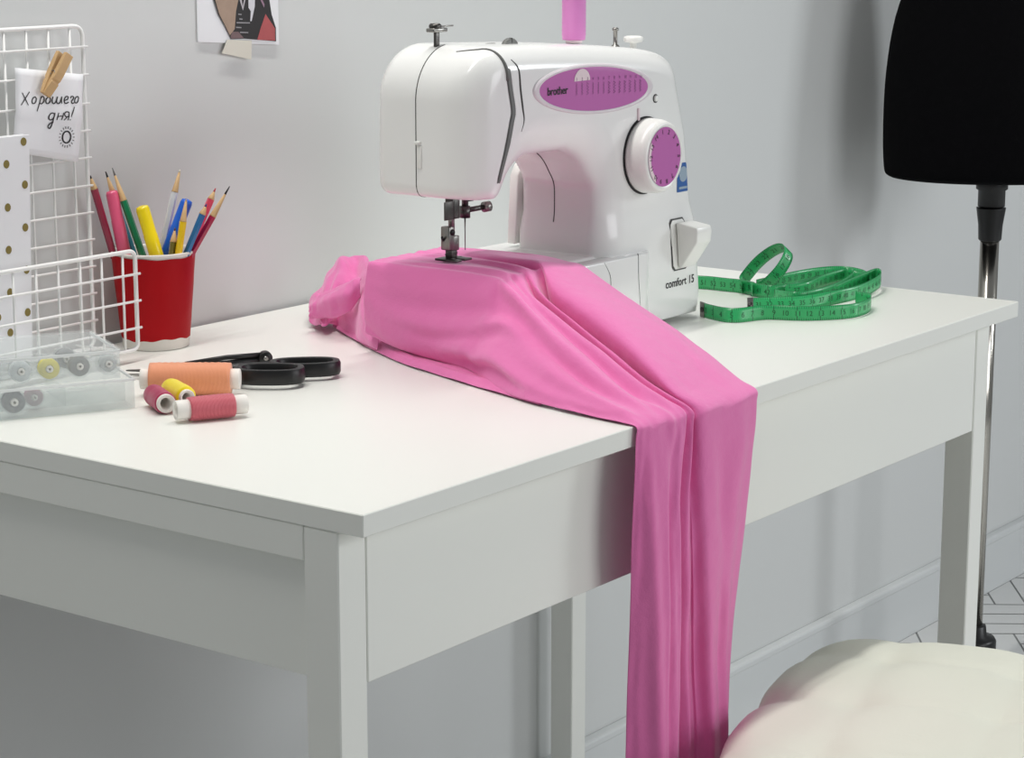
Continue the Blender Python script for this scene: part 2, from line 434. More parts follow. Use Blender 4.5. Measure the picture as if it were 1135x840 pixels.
# ================================================================== the sewing machine
sm = thing('sewing_machine', 'white electric sewing machine with lilac oval stitch panel and big lilac pattern dial', 'sewing machine', (.66, .31, 0))
slot_px = [(560, 76), (563, 100), (566, 123), (564, 137), (558.5, 169), (553, 203), (549, 222)]
SLOT = [tuple(at(x, y, 'y', .240)[[0, 2]]) for x, y in slot_px]
SLOT = [(SLOT[0][0] - .004, .32)] + SLOT
def body_sdf(x, y, z):
    # one outline seen from the front, pulled through in depth with soft edges
    d2 = rrect(x, z, (.450, .860, -.06, .3035), .052)
    d2 = smax(d2, (x + .17 * z - .8455) / 1.014, .045)
    d2 = smax(d2, z + .13 * (x - .60) - .3085, .02)
    crown = .002 * np.cos((x - .64) * 6)
    yb = .369 - .024 * np.clip((x - .50) / .06, 0, 1)     # the arm and column are a little shallower than the head
    dy = abs(y - (.237 + yb) / 2) - (yb - .237) / 2
    R = np.clip(.013 + .012 * (z - .20) / .05, .013, .025) + np.clip((.56 - x) / .06, 0, 1) * np.clip((.25 - z) / .05, 0, 1) * .010
    u, v = d2 + R + crown * 0, dy + R
    upper = np.minimum(np.maximum(u, v), 0) + np.sqrt(np.maximum(u, 0) ** 2 + np.maximum(v, 0) ** 2) - R
    # extra softness on the front left corner of the head
    upper = smax(upper, ((.452 - x) * .72 + (.254 - y) * .69) - .0, .02)
    # the open space under the head and the arch under the arm
    void = smin(rrect(x, z, (.2, .655, -.3, .1615), .010), rrect(x, z, (.497, .655, .0, .197), .055), .012)
    k = .014
    up = smax(upper, -void, k)
    # funnel: the arch opens wider to the front
    up = smax(up, -(rrect(x, z, (.478, .677, -.05, .222), .075) + (y - .237) * 1.7), .016)
    base = rbox(x, y, z, (.660, .853, .2395, .348, .010, .12), .022)
    base = smax(base, (x + .17 * z - .8455) / 1.014, .02)
    bed = rbox(x, y, z, (.476, .80, .246, .385, .026, .086), .007)
    foot = rbox(x, y, z, (.560, .80, .247, .384, .006, .04), .005)
    b = np.minimum(smin(up, base, .02), np.minimum(bed, foot))
    b = np.maximum(b, .006 - z)
    return b
def sd1(p): return float(body_sdf(np.float64(p[0]), np.float64(p[1]), np.float64(p[2])))
def march(o, d, tmax=.5):
    o, d = np.array(o, float), np.array(d, float) / np.linalg.norm(d); t = 0
    for _ in range(200):
        s = sd1(o + d * t); t += max(abs(s) * .7, 1e-5) if s > 0 else -1e-4
        if abs(s) < 2e-5 or t > tmax: break
    return o + d * t
def march_out(o, d):
    """from inside the shape outwards to its skin"""
    o, d = np.array(o, float), np.array(d, float) / np.linalg.norm(d); t = 0
    while sd1(o + d * t) < 0 and t < .3: t += .002
    a, b_ = t - .002, t
    for _ in range(14):
        m_ = (a + b_) / 2
        if sd1(o + d * m_) < 0: a = m_
        else: b_ = m_
    return o + d * a
_fy = {}
def front_y(x, z):
    k = (round(x, 4), round(z, 4))
    if k not in _fy: _fy[k] = march((x, .19, z), (0, 1, 0))[1]
    return _fy[k]
def on_front(V2, lift=.0006):
    return np.array([(x, front_y(x, z) - lift, z) for x, z in V2])
body = obj('body', *surface_net(body_sdf, (.44, .222, 0), (.86, .392, .312), .0019), M['plastic'], sm)
# seams
cen = np.array([.54, 0, .235])
yy = .312
P = []
for k in range(60):
    a = math.radians(258 - k * 172 / 59); d = np.array([math.cos(a), 0, math.sin(a)]); P.append(march_out((.49, yy, .235), d))
obj('seam', *tube(P, .00055, 6), M['seam'], body)
P = []
for k in range(40):
    a = math.radians(100 - k * 118 / 39); d = np.array([math.cos(a), 0, math.sin(a)])
    P.append(march((.585, .300, .14), d))
obj('seam', *tube(P, .0006, 6), M['seam'], body)
P = [(at(x, y, 'y', .24)[0], at(x, y, 'y', .24)[2]) for x, y in [(567, 66), (572, 76), (574, 99), (576.5, 120), (578, 133), (575.5, 146)]]
P = crom(P, 5); obj('seam', *tube(on_front(P, 0), [.0005 + .0006 * min(1, i / 8) * (1 - max(0, i - 14) / 8) for i in range(len(P))], 6), M['seam'], body)
# take-up slot laid flat on the body, its recess shade painted in grey
SL = [tuple(q) for q in crom(SLOT[1:-1], 8)]
v, f = strokes([SL], .0074)
sl = obj('take_up_slot', on_front(v, .0003), f, M['groove'], body, smooth=False)
v, f = strokes([[(x - .0026, z) for x, z in SL]], .0018); obj('slot_shade', on_front(v, .0005), f, M['seam'], body, smooth=False)
PT = []
for k in range(16):
    a = math.radians(2 + 86 * min(1, k / 12)); d = np.array([0, math.cos(a), -math.sin(a)]); x = SL[0][0] - .0005 * k - .0004 * max(0, k - 8) ** 1.5
    yq = .266 + max(0, k - 12) * .007; PT.append(march(np.array([x, yq, .272]) - d * .09, d) - d * .0002)
obj('slot_shade', *tube(PT, [.0022 - .0017 * i / 15 for i in range(16)], 8), M['groove'], body)
obj('slot_lip', *tube(on_front([(x + .0044, z) for x, z in SL], -.0004), .0011, 8), M['plastic'], body)
# little latch on the side of the head
p = march((.40, .309, .203), (1, 0, 0)); obj('latch', *box(p[0] - .0015, p[0] + .002, p[1] - .004, p[1] + .001, .190, .211, .0008), M['plastic2'], body)
obj('latch', *box(p[0] - .004, p[0] + .002, p[1] - .003, p[1] + .003, .2125, .2155, .0008), M['plastic2'], body)
# extension tray in front of the free arm
poly = [(.4775, .2455), (.4775, .2285), (.48, .226)]
for k in range(13):
    a = -PI / 2 + PI / 2 * k / 12; poly.append((.712 + .024 * math.cos(a), .2440 + .0185 * math.sin(a) - 0.0))
poly += [(.736, .2455)]
tray = obj('extension_tray', *prism(poly, .009, .0850, .0022, 3), M['plastic'], sm); sharp(tray, 50)
P = [(.700, .2262, .0853), (.701, .2255, .083), (.702, .2255, .06), (.706, .2257, .03), (.707, .2257, .012)]
obj('seam', *tube(crom(P, 4), .0004, 5), M['seam'], tray)
P = [(.640, .2258, .0838), (.650, .2255, .07), (.652, .2255, .055)]
obj('seam', *tube(crom(P, 4), .0003, 5), M['seam'], tray)
npl = obj('needle_plate', *box(.50, .60, .268, .352, .0858, .0866, .0003, 1), M['steel'], sm, smooth=False)
# oval stitch panel
ecx, ecz, ea, eb, et = .637, .2562, .101, .0238, math.radians(-2.4)
def eb_(s): return eb * s if s < .9 else eb * s + (s - 1) * .01
def ell(s, n=96): return [(ecx + ea * s * math.cos(t) * math.cos(et) - eb_(s) * math.sin(t) * math.sin(et), ecz + ea * s * math.cos(t) * math.sin(et) + eb_(s) * math.sin(t) * math.cos(et)) for t in [2 * PI * k / n for k in range(n)]]
V = []; n = 96
for s in (.08, .3, .5, .7, .85, .95): V += ell(s / .95 * .93)
pan = obj('stitch_panel', on_front(V, .0010), [tuple(range(n))] + [tuple(q)[::-1] for q in grid_faces(6, n, True)], M['lilac'], sm)
bmf = pan.data
V = np.vstack([on_front(ell(.928), .0009), on_front(ell(.95), .0016), on_front(ell(.985), .0018), on_front(ell(1.02), .0012), on_front(ell(1.03), -.0005)])
obj('rim', V, grid_faces(5, n, True), M['rimgrey'], pan)
def put_text(name, s, px, py, size, m, parent, w=None, shear=0, yoff=.0015, stretch=1, bold=0):
    v, f = text2d(s, size, shear, bold); v = v * [stretch, 1]
    p = at(px, py, 'y', .238); p = at(px, py, 'y', front_y(p[0], p[2]))
    if w: v = v * (w / (v[:, 0].max() - v[:, 0].min()))
    return obj(name, on_front(v + [p[0], p[2]], yoff), f, m, parent, smooth=False)
q0, q1 = at(605.5, 106, 'y', .2375), at(628, 105, 'y', .2375)
put_text('lettering', 'brother', 605.5, 106, .016, M['ink'], pan, w=q1[0] - q0[0], bold=.0003)
# numbered stitch chart
chart, cf = [], []
def add2(V2, F2):
    n = len(chart); chart.extend([tuple(v) for v in V2]); cf.extend([[i + n for i in f] for f in F2])
c0 = at(637.5, 96, 'y', .2375); c1 = at(708, 92, 'y', .2375)
for k in range(13):
    t = k / 12; x = c0[0] + (c1[0] - c0[0]) * t; z = c0[2] + .0052 + (c1[2] - c0[2]) * t
    v, f = text2d(str(k + 1), .0042); add2(v + [x - .0012, z + .0005], f)
    zz = []
    for j in range(9):
        amp = (.0004, .0009, .0016, .0005, .0004, .0005, .0017, .0018, .0014, .0015, .0018, .0014, .0015)[k]
        zz.append((x + amp * (1 if j % 2 else -1), z - .0018 - .00145 * j))
    add2(*strokes([zz], .0008 if k > 5 else .0006))
obj('stitch_chart', on_front(chart, .0016), cf, M['plum'], pan, smooth=False)
dm = [(c0[0] + .0095 + .0135 * math.cos(a), c0[2] + .0052 + .0115 * math.sin(a)) for a in [PI * k / 20 for k in range(21)]]
obj('dome_print', on_front(dm, .0013), [tuple(range(21))], M['pale'], pan, smooth=False)
# pattern dial
d0 = at(714, 172, 'y', .2375); dy = d0[1]
def axis_y(p): return np.array([[1, 0, 0, p[0]], [0, 0, -1, p[1]], [0, 1, 0, p[2]], [0, 0, 0, 1]], float)   # lathe z -> -y
obj('dial_gap', *xf(lathe([(.0398, -.006), (.0398, .0012), (.036, .0013), (0, .0013)], 64), axis_y(d0)), M['ink'], sm)
dial = obj('pattern_dial', *xf(lathe([(.0375, .0014), (.0383, .004), (.0375, .017), (.0355, .0235), (.0335, .0252), (.0315, .0253), (.0305, .0245), (0, .0245)], 72), axis_y(d0)), M['plastic2'], sm)
FA = axis_y(d0 + np.array([0, -.0249, 0]))
circ = [(.0302 * math.cos(2 * PI * k / 64), .0302 * math.sin(2 * PI * k / 64)) for k in range(64)]
def on_dial(V2, h=0): return xf((np.hstack([np.array(V2), np.full((len(V2), 1), h)]), []), FA)[0]
face = obj('dial_face', on_dial(circ), [tuple(range(64))], M['lilac'], dial, smooth=False)
cres = [(.0300 * math.cos(a), .0300 * math.sin(a)) for a in np.linspace(2.55, 4.15, 24)] + [(.0245 * math.cos(a) - .001, .0245 * math.sin(a)) for a in np.linspace(4.05, 2.65, 24)]
obj('dial_face', on_dial(cres, .0002), [tuple(range(48))], M['pale'], dial, smooth=False)
chart, cf = [], []
for k in range(14):
    a = math.radians(100 - k * 25.7); v, f = text2d(str(k + 1), .0068); v -= v.mean(0); c_, s_ = math.cos(a - PI / 2), math.sin(a - PI / 2)
    add2(np.stack([v[:, 0] * c_ - v[:, 1] * s_, v[:, 0] * s_ + v[:, 1] * c_], 1) + [.0258 * math.cos(a), .0258 * math.sin(a)], f)
obj('dial_numbers', on_dial(chart, .0004), cf, M['ink'], dial, smooth=False)
p = at(724.5, 109, 'y', .239); p[1] = front_y(p[0], p[2])
obj('stitch_button', *xf(lathe([(.0045, -.002), (.0045, .0006), (.0034, .0007), (.0034, -.0005), (0, -.0005)], 24), axis_y(p)), M['seam'], sm)
obj('stitch_button', *xf(lathe([(.0032, -.002), (.0032, .001), (.002, .0016), (0, .0016)], 24), axis_y(p + np.array([.001, 0, 0]))), M['plastic2'], sm)
p = at(706, 123, 'y', .2385); obj('pointer', *strokes([[(0, 0), (1, 0)]], 1)[:0] or box(p[0] - .0018, p[0] + .0018, front_y(p[0], p[2] - .004) - .0014, front_y(p[0], p[2]) + .002, p[2] - .010, p[2] + .003, .0006), M['pale'], sm)
# reverse lever
la, lb = at(737, 244, 'y', .2395), at(744, 298, 'y', .2395)
x0, z1, z0 = la[0], la[2], lb[2]; sl = .17
def lev_poly(g): return [(x0 - g, z1 + g - .004), (x0 - g + .004, z1 + g), (x0 + .024 + g, z1 + g), (x0 + .027 + g, z1 - .003), (x0 + .034 + g - .0, z0 - g + .004), (x0 + .031, z0 - g), (x0 + .010 - g, z0 - g), (x0 + .006 - g, z0 - g + .004)]
obj('lever_recess', on_front(lev_poly(.0012), .0006), [tuple(range(8))], M['seam'], sm, smooth=False)
obj('lever_recess', on_front(lev_poly(-.0004), .0010), [tuple(range(8))], M['plastic2'], sm, smooth=False)
fy = front_y(x0 + .02, (z0 + z1) / 2)
prof = [(0.0015, z0 + .003), (.0045, z0 + .001), (.013, z0 + .012), (.026, z0 + .030), (.0275, z1 - .012), (.0265, z1 - .0065), (.004, z1 - .003), (.0015, z1 - .004)]
V, F = [], []
bm = bmesh.new(); fc = bm.faces.new([bm.verts.new((x0 + .009 + (.006 * (z1 - z) / (z1 - z0)), fy - o, z)) for o, z in prof])
e = bmesh.ops.extrude_face_region(bm, geom=[fc])
for v in e['geom']:
    if isinstance(v, bmesh.types.BMVert): v.co.x += .0285
bmesh.ops.recalc_face_normals(bm, faces=bm.faces[:]); bmesh.ops.bevel(bm, geom=bm.edges[:], offset=.0016, segments=3, affect='EDGES', profile=.5)
sharp(obj('reverse_lever', *from_bm(bm), M['plastic2'], sm), 60)
q0, q1 = at(737.5, 320, 'y', .2395), at(768.5, 314, 'y', .2395)
put_text('lettering', 'comfort 15', 737.5, 320, .01, M['ink'], sm, w=(q1[0] - q0[0]), yoff=.0004, bold=.00015)
p = at(745.5, 181, 'y', .24); q = at(759.5, 211, 'y', .24)
def decal(name, pts, m, parent, lift, n=10):
    """flat print that follows the moulded front: outline cut into narrow strips"""
    pts = np.array(pts); x0_, x1_ = pts[:, 0].min(), pts[:, 0].max(); V = []
    for x in np.linspace(x0_ + 1e-5, x1_ - 1e-5, n):
        zs = []
        for a, b_ in zip(pts, np.roll(pts, -1, 0)):
            if (a[0] - x) * (b_[0] - x) <= 0 and abs(a[0] - b_[0]) > 1e-9: zs.append(a[1] + (b_[1] - a[1]) * (x - a[0]) / (b_[0] - a[0]))
        zl, zh = min(zs), max(zs); V += [(x, zl), (x, (zl * 2 + zh) / 3), (x, (zl + zh * 2) / 3), (x, zh)]
    return obj(name, on_front(V, lift), [tuple(f)[::-1] for f in grid_faces(n, 4)], m, parent, smooth=False)
xr_ = q[0]; stk = decal('sticker', [(xr_ - .0215, q[2]), (xr_, q[2]), (xr_ - .001, q[2] + .026), (xr_ - .0035, q[2] + .0305), (xr_ - .0215, q[2] + .0305)], M['sticker'], sm, .0004)
decal('emblem', [(xr_ - .010 + .0082 * math.cos(a), q[2] + .0185 + .0082 * math.sin(a)) for a in np.linspace(0, 2 * PI, 24, endpoint=False)], M['stickerg'], stk, .0007)
decal('emblem', [(xr_ - .018, q[2] + .003), (xr_ - .002, q[2] + .003), (xr_ - .002, q[2] + .0055), (xr_ - .018, q[2] + .0055)], M['stickerg'], stk, .0007)
# top fittings
def top_z(x, y): return march((x, y, .36), (0, 0, -1))[2]
p = at(576, 52, 'z', .300); tz = top_z(p[0], .278)
obj('tension_dial', *xf(lathe([(.012, -.003), (.0135, -.002), (.0135, .002), (.012, .003)], 40), np.array([[1, 0, 0, p[0]], [0, 0, -1, .278], [0, 1, 0, tz - .0080], [0, 0, 0, 1]], float)), M['groove'], sm)
obj('tension_mark', *box(p[0] - .0006, p[0] + .0006, .2750, .2785, tz + .001, tz + .0058, 0), M['seam'], sm, smooth=False)
p = at(545, 49, 'z', .302); obj('tension_slot', *box(p[0] - .008, p[0] + .004, p[1] - .002, p[1] + .002, top_z(p[0], p[1]) - .001, top_z(p[0], p[1]) + .0004, .0003), M['groove'], sm)
p = at(484, 56, 'y', .318); gz = top_z(p[0], .318)
tg = obj('thread_guide', *box(p[0] - .003, p[0] + .003, .3165, .3195, gz - .004, gz + .013, .0006), M['steeld'], sm)
obj('guide_plate', *joinm(box(p[0] - .010, p[0] + .011, .313, .323, gz + .013, gz + .017, .001), box(p[0] + .004, p[0] + .024, .316, .318, gz + .0175, gz + .0190, .0005)), M['steel'], tg)
obj('guide_screw', *xf(lathe([(.0055, 0), (.006, .001), (.006, .003), (.0045, .0045), (0, .0048)], 20), np.array([[1, 0, 0, p[0] - .002], [0, 1, 0, .318], [0, 0, 1, gz + .0168], [0, 0, 0, 1]])), M['steeld'], tg)
def at_top(px, py, y):
    p = at(px, py, 'y', y); return np.array([p[0], y, top_z(p[0], y)])
SP = at_top(636, 40, .300)
def up(prof, p, n=24): return xf(lathe(prof, n), np.array([[1, 0, 0, p[0]], [0, 1, 0, p[1]], [0, 0, 1, p[2]], [0, 0, 0, 1]], float))
obj('spool_pin', *up([(.0075, -.003), (.0075, .0012), (.002, .0018), (.002, .085), (.001, .087)], SP), M['plastic2'], sm)
p = at_top(682, 43, .300)
obj('bobbin_winder', *up([(.0055, -.003), (.0055, .001), (.0035, .0045), (.0022, .005), (.0022, .019), (.0034, .0195), (.0034, .0215), (.002, .0225)], p), M['steel'], sm)
p = at_top(702, 47, .285)
obj('winder_stop', *up([(.0035, -.004), (.0035, .009), (.0095, .0105), (.0105, .0125), (.010, .0155), (.007, .0165), (0, .0165)], p), M['plastic2'], sm)
A_ = np.array([[1, 0, 0, 0], [0, 0, -1, .3585], [0, 1, 0, 0], [0, 0, 0, 1]], float)
obj('back_cover', *xf(prism([(.6555, .090), (.79, .090), (.79, .172), (.668, .172), (.660, .160)], 0, .0105, .0015, 2), A_), M['plastic2'], sm)
# hand wheel on the far side
obj('hand_wheel', *xf(lathe([(.012, -.004), (.024, 0), (.027, .004), (.027, .016), (.023, .020), (0, .021)], 48), frame_z((1, 0, 0), (.822, .305, .165))), M['plastic2'], sm)
for x in (.585, .79):
    for y in (.262, .36): obj('rubber_foot', *up([(.009, .0004), (.010, .001), (.009, .009)], (x, y, 0)), M['black'], sm)
for x in (.50, .72): obj('tray_foot', *up([(.004, .0004), (.0045, .001), (.0045, .0105)], (x, .236, 0)), M['plastic2'], sm)
# needle, presser foot
ny = .318
def atn(px, py, y=ny): return at(px, py, 'y', y)
pf = atn(499, 250); px_, = (pf[0],)
bar = obj('presser_bar', *rod((px_ + .002, ny, .0985), (px_ + .002, ny, .185), .0032, 16), M['steel'], sm)
z1, z0 = atn(495, 225)[2], atn(495, 243)[2]
obj('thread_cutter', *joinm(box(px_ - .0155, px_ - .001, ny - .006, ny - .0045, z0, z1 + .002, .0003), box(px_ - .003, px_ + .008, ny - .006, ny + .004, z0 + .0, z1 + .004, .0008), ), M['steeld'], bar)
obj('foot_holder', *joinm(box(px_ - .004, px_ + .007, ny - .006, ny + .004, .104, .1185, .001), box(px_ - .0115, px_ - .0035, ny - .008, ny + .003, .1055, .1285, .0012)), M['steel'], bar)
obj('holder_screw', *rod((px_ - .0075, ny - .0078, .123), (px_ - .0075, ny - .0095, .123), .0030, 16), M['black'], bar)
obj('holder_lever', *rod((px_ - .010, ny, .114), (px_ - .0155, ny - .002, .1185), .0013, 8), M['black'], bar)
obj('presser_foot', *joinm(box(px_ - .012, px_ - .002, ny - .016, ny + .010, .0945, .0965, .0006), box(px_ + .002, px_ + .014, ny - .016, ny + .010, .0945, .0965, .0006), box(px_ - .012, px_ + .014, ny - .004, ny + .010, .0947, .0968, .0006), box(px_ - .003, px_ + .006, ny - .004, ny + .004, .0965, .1045, .0008), rod((px_ - .007, ny, .1005), (px_ + .010, ny, .1005), .0012, 8)), M['steeld'], bar)
nx = atn(515.5, 250)[0]
z_cl = atn(514, 233)[2]
ndl = obj('needle_clamp', *joinm(rod((nx, ny, z_cl - .006), (nx, ny, .185), .0033, 16), rod((nx, ny, z_cl - .0075), (nx, ny, z_cl + .004), .0052, 18), rod((nx, ny - .002, z_cl), (nx + .022, ny - .008, z_cl + .0015), .0026, 14), box(nx - .001, nx + .012, ny - .002, ny + .002, z_cl + .008, z_cl + .013, .0006)), M['steeld'], sm)
obj('clamp_screw', *rod((nx + .020, ny - .0075, z_cl + .0014), (nx + .027, ny - .0095, z_cl + .0018), .0052, 18), M['steel'], ndl)
obj('needle', *rod((nx, ny, z_cl - .006), (nx, ny, .1015), .0009, 10, .0004), M['steel'], ndl)

# pink thread spool on the machine's spool pin
p = SP + np.array([0, 0, .0014])
def axis_z(p, d, up=(0, 0, 1)): return frame_z(d, p, up)
SPOOLS = {}
def spool(name, label, p, d, R, L, rgb, cap=.006, capr=.62, core=.4, group=None, bulge=.05, flange=False):
    """p: end point of the axis, d: direction of the axis; white core with ends, wound thread"""
    t = thing(name, label, 'thread spool', (p[0], p[1], max(0, p[2] - R) if abs(d[2]) < .9 else p[2]), group)
    A = frame_z(d, p)
    m = M.get(('th', rgb)) or thread_mat('thread', rgb); M[('th', rgb)] = m
    r = R * capr
    obj('core', *xf(lathe([(r * .70, .001), (r * .96, 0), (r, .0008), (r, cap + .002), (r * .8, cap + .003), (r * .8, L - cap - .003), (r, L - cap - .002), (r, L - .0008), (r * .96, L), (r * .70, L - .001), (r * .55, L - .004), (r * .55, .004), (r * .70, .001)], 32, cap=False), A), M['cupwhite'], t)
    rows = []
    n = 26
    for i in range(n + 1):
        z = cap + (L - 2 * cap) * i / n; e = min(i, n - i) / n
        rr = R * (1 - bulge + bulge * min(1, e * 9)) + .00022 * math.sin(i * 2.9)
        rows.append((rr, z))
    rows = [(r * .82, cap)] + rows + [(r * .82, L - cap)]
    # the winding keeps its own axis as object z so that the fine rings run round it
    V, F = lathe(rows, 40, cap=False)
    me = bpy.data.meshes.new('winding'); me.from_pydata([tuple(map(float, v)) for v in V], [], F); me.materials.append(m)
    me.polygons.foreach_set('use_smooth', [True] * len(F))
    o = bpy.data.objects.new('winding', me); C.objects.link(o); o.parent = t
    B = A.copy(); B[:3, 3] -= ORG[t]; o.matrix_local = Matrix(B.tolist())
    return t
tsp = spool('thread_spool', 'lilac pink thread spool standing on the pin on top of the sewing machine', SP + np.array([0, 0, .0016]), (0, 0, 1), .0122, .055, (236, 140, 214), cap=.003, capr=.7)
# ================================================================== the pink fabric
rows = {
 .392: [(.467, .020), (.466, .030), (.465, .05), (.470, .085), (.482, .0905), (.50, .091), (.52, .091), (.54, .091), (.555, .091), (.57, .091), (.585, .091), (.602, .090)],
 .345: [(.466, .010), (.459, .014), (.456, .040), (.467, .085), (.482, .091), (.505, .091), (.525, .0905), (.545, .091), (.56, .090), (.570, .091), (.60, .090), (.617, .0888)],
 .285: [(.462, .005), (.449, .010), (.448, .038), (.466, .085), (.482, .0905), (.505, .092), (.522, .0900), (.530, .0930), (.550, .0885), (.557, .0940), (.59, .091), (.615, .0888)],
 .238: [(.440, .003), (.432, .012), (.441, .044), (.466, .083), (.480, .0895), (.495, .0915), (.510, .0893), (.517, .0930), (.538, .0882), (.541, .0970), (.578, .0915), (.601, .0880)],
 .222: [(.428, .003), (.424, .014), (.437, .048), (.462, .080), (.474, .0862), (.488, .0885), (.502, .0868), (.508, .0905), (.531, .0866), (.531, .0950), (.572, .0895), (.597, .0868)],
 .190: [(.404, .003), (.410, .022), (.430, .052), (.450, .068), (.461, .073), (.473, .075), (.486, .060), (.486, .076), (.513, .040), (.503, .079), (.555, .081), (.589, .0755)],
 .140: [(.379, .003), (.388, .017), (.410, .038), (.428, .049), (.442, .054), (.456, .057), (.469, .038), (.468, .058), (.498, .014), (.486, .064), (.543, .066), (.579, .0570)],
 .090: [(.366, .003), (.375, .012), (.393, .025), (.411, .033), (.426, .037), (.440, .040), (.452, .016), (.451, .040), (.480, .005), (.467, .049), (.530, .047), (.569, .0385)],
 .045: [(.358, .003), (.366, .008), (.382, .014), (.399, .017), (.413, .019), (.427, .023), (.436, .007), (.439, .022), (.457, .004), (.447, .033), (.512, .027), (.558, .0205)],
 .012: [(.354, .003), (.363, .006), (.379, .0075), (.396, .0080), (.409, .009), (.421, .012), (.428, .004), (.430, .012), (.441, .004), (.438, .016), (.502, .010), (.5495, .007)]}
G = []
for y in sorted(rows, reverse=True): G.append([(x, y, z) for x, z in rows[y]])
G.append([(.3535, -.003, .0005), (.364, -.004, .001), (.380, -.005, .001), (.396, -.006, .001), (.409, -.006, .001), (.421, -.007, .002), (.428, -.004, .000), (.4335, -.008, .002), (.438, -.003, -.002), (.446, -.011, .002), (.500, -.008, .001), (.5485, -.006, .000)])
hx = {-.012: ([.352, .362, .378, .394, .407, .418, .426, .432, .437, .444, .498, .546], [-.004, -.007, -.009, -.010, -.011, -.011, -.004, -.011, -.003, -.015, -.013, -.008]),
      -.05: ([.347, .357, .372, .387, .398, .407, .414, .424, .432, .441, .488, .536], [-.006, -.010, -.015, -.016, -.015, -.014, .000, -.014, -.006, -.019, -.017, -.010]),
      -.10: ([.342, .351, .366, .379, .389, .397, .404, .416, .428, .437, .480, .525], [-.006, -.012, -.019, -.020, -.019, -.017, .002, -.015, -.010, -.023, -.018, -.011]),
      -.17: ([.339, .347, .362, .374, .383, .391, .398, .412, .427, .436, .474, .513], [-.005, -.014, -.022, -.025, -.023, -.018, .004, -.017, -.012, -.026, -.018, -.009]),
      -.24: ([.335, .343, .357, .369, .378, .386, .394, .411, .427, .437, .470, .504], [-.004, -.013, -.024, -.027, -.025, -.016, .006, -.019, -.012, -.027, -.017, -.007]),
      -.31: ([.332, .341, .354, .366, .375, .382, .391, .411, .428, .438, .466, .496], [-.003, -.013, -.025, -.029, -.026, -.016, .007, -.020, -.014, -.028, -.018, -.008]),
      -.40: ([.330, .339, .352, .363, .372, .379, .390, .411, .428, .438, .463, .490], [-.003, -.013, -.025, -.030, -.027, -.016, .007, -.021, -.014, -.028, -.020, -.010]),
      -.47: ([.330, .339, .352, .363, .372, .379, .390, .411, .428, .438, .463, .488], [-.003, -.013, -.025, -.030, -.027, -.016, .007, -.021, -.014, -.028, -.020, -.010])}
for z in hx:
    if z <= -.10:
        k_ = min(1, (-z - .05) / .2); hx[z][0][5] += .007 * k_; hx[z][0][4] += .004 * k_; hx[z][0][6] -= .001 * k_; hx[z][1][6] += .010 * k_; hx[z][1][5] -= .005 * k_
for z in sorted(hx, reverse=True): 
    ys = .010 * min(1, max(0, (-z - .12) / .12))
    G.append([(x + 1.36 * ys + .012 * min(1, max(0, (-z - .05) / .25)), min(y, .010) + ys, z) for x, y in zip(*hx[z])])
def upsample(G, nr, nc):
    G = np.array(G, float); A = np.stack([crom(G[:, j], nr) for j in range(G.shape[1])], 1)
    return np.stack([crom(A[i], nc) for i in range(A.shape[0])], 0)
def wrinkle(S, amp, f1=22, f2=7, seed=0):
    """small creases running along the fabric, added along the surface normal"""
    du = np.gradient(S, axis=0); dv = np.gradient(S, axis=1); N = np.cross(du, dv); N /= np.linalg.norm(N, axis=2, keepdims=True) + 1e-9
    R_, C_ = S.shape[:2]; out = S.copy()
    for i in range(R_):
        for j in range(C_):
            a = noise.noise(Vector((j / C_ * f1, i / R_ * f2, seed))) + .5 * noise.noise(Vector((j / C_ * f1 * .9 + i / R_ * f1 * .8, i / R_ * f2 * 3, seed + 7)))
            out[i, j] += N[i, j] * amp * a
    return out
def fold(S, nr, nc, r0, c0, r1, c1, amp, wd):
    """one long crease or ridge across the sheet, from knot (r0, c0) to knot (r1, c1)"""
    du = np.gradient(S, axis=0); dv = np.gradient(S, axis=1); N = np.cross(du, dv); N /= np.linalg.norm(N, axis=2, keepdims=True) + 1e-9
    I, J = np.meshgrid(np.arange(S.shape[0]) / nr, np.arange(S.shape[1]) / nc, indexing='ij')
    d = np.array([r1 - r0, c1 - c0], float); L2 = d @ d; t = ((I - r0) * d[0] + (J - c0) * d[1]) / L2
    q = np.abs((I - r0) * d[1] - (J - c0) * d[0]) / math.sqrt(L2)
    k = np.exp(-(q / wd) ** 2) * np.clip(t * 5, 0, 1) * np.clip((1 - t) * 5, 0, 1) * ((t > 0) & (t < 1))
    return S + N * (amp * k)[:, :, None]
S1 = upsample(G, 8, 8)
SGN = 1 if np.cross(S1[49, 20] - S1[48, 20], S1[48, 21] - S1[48, 20])[2] > 0 else -1
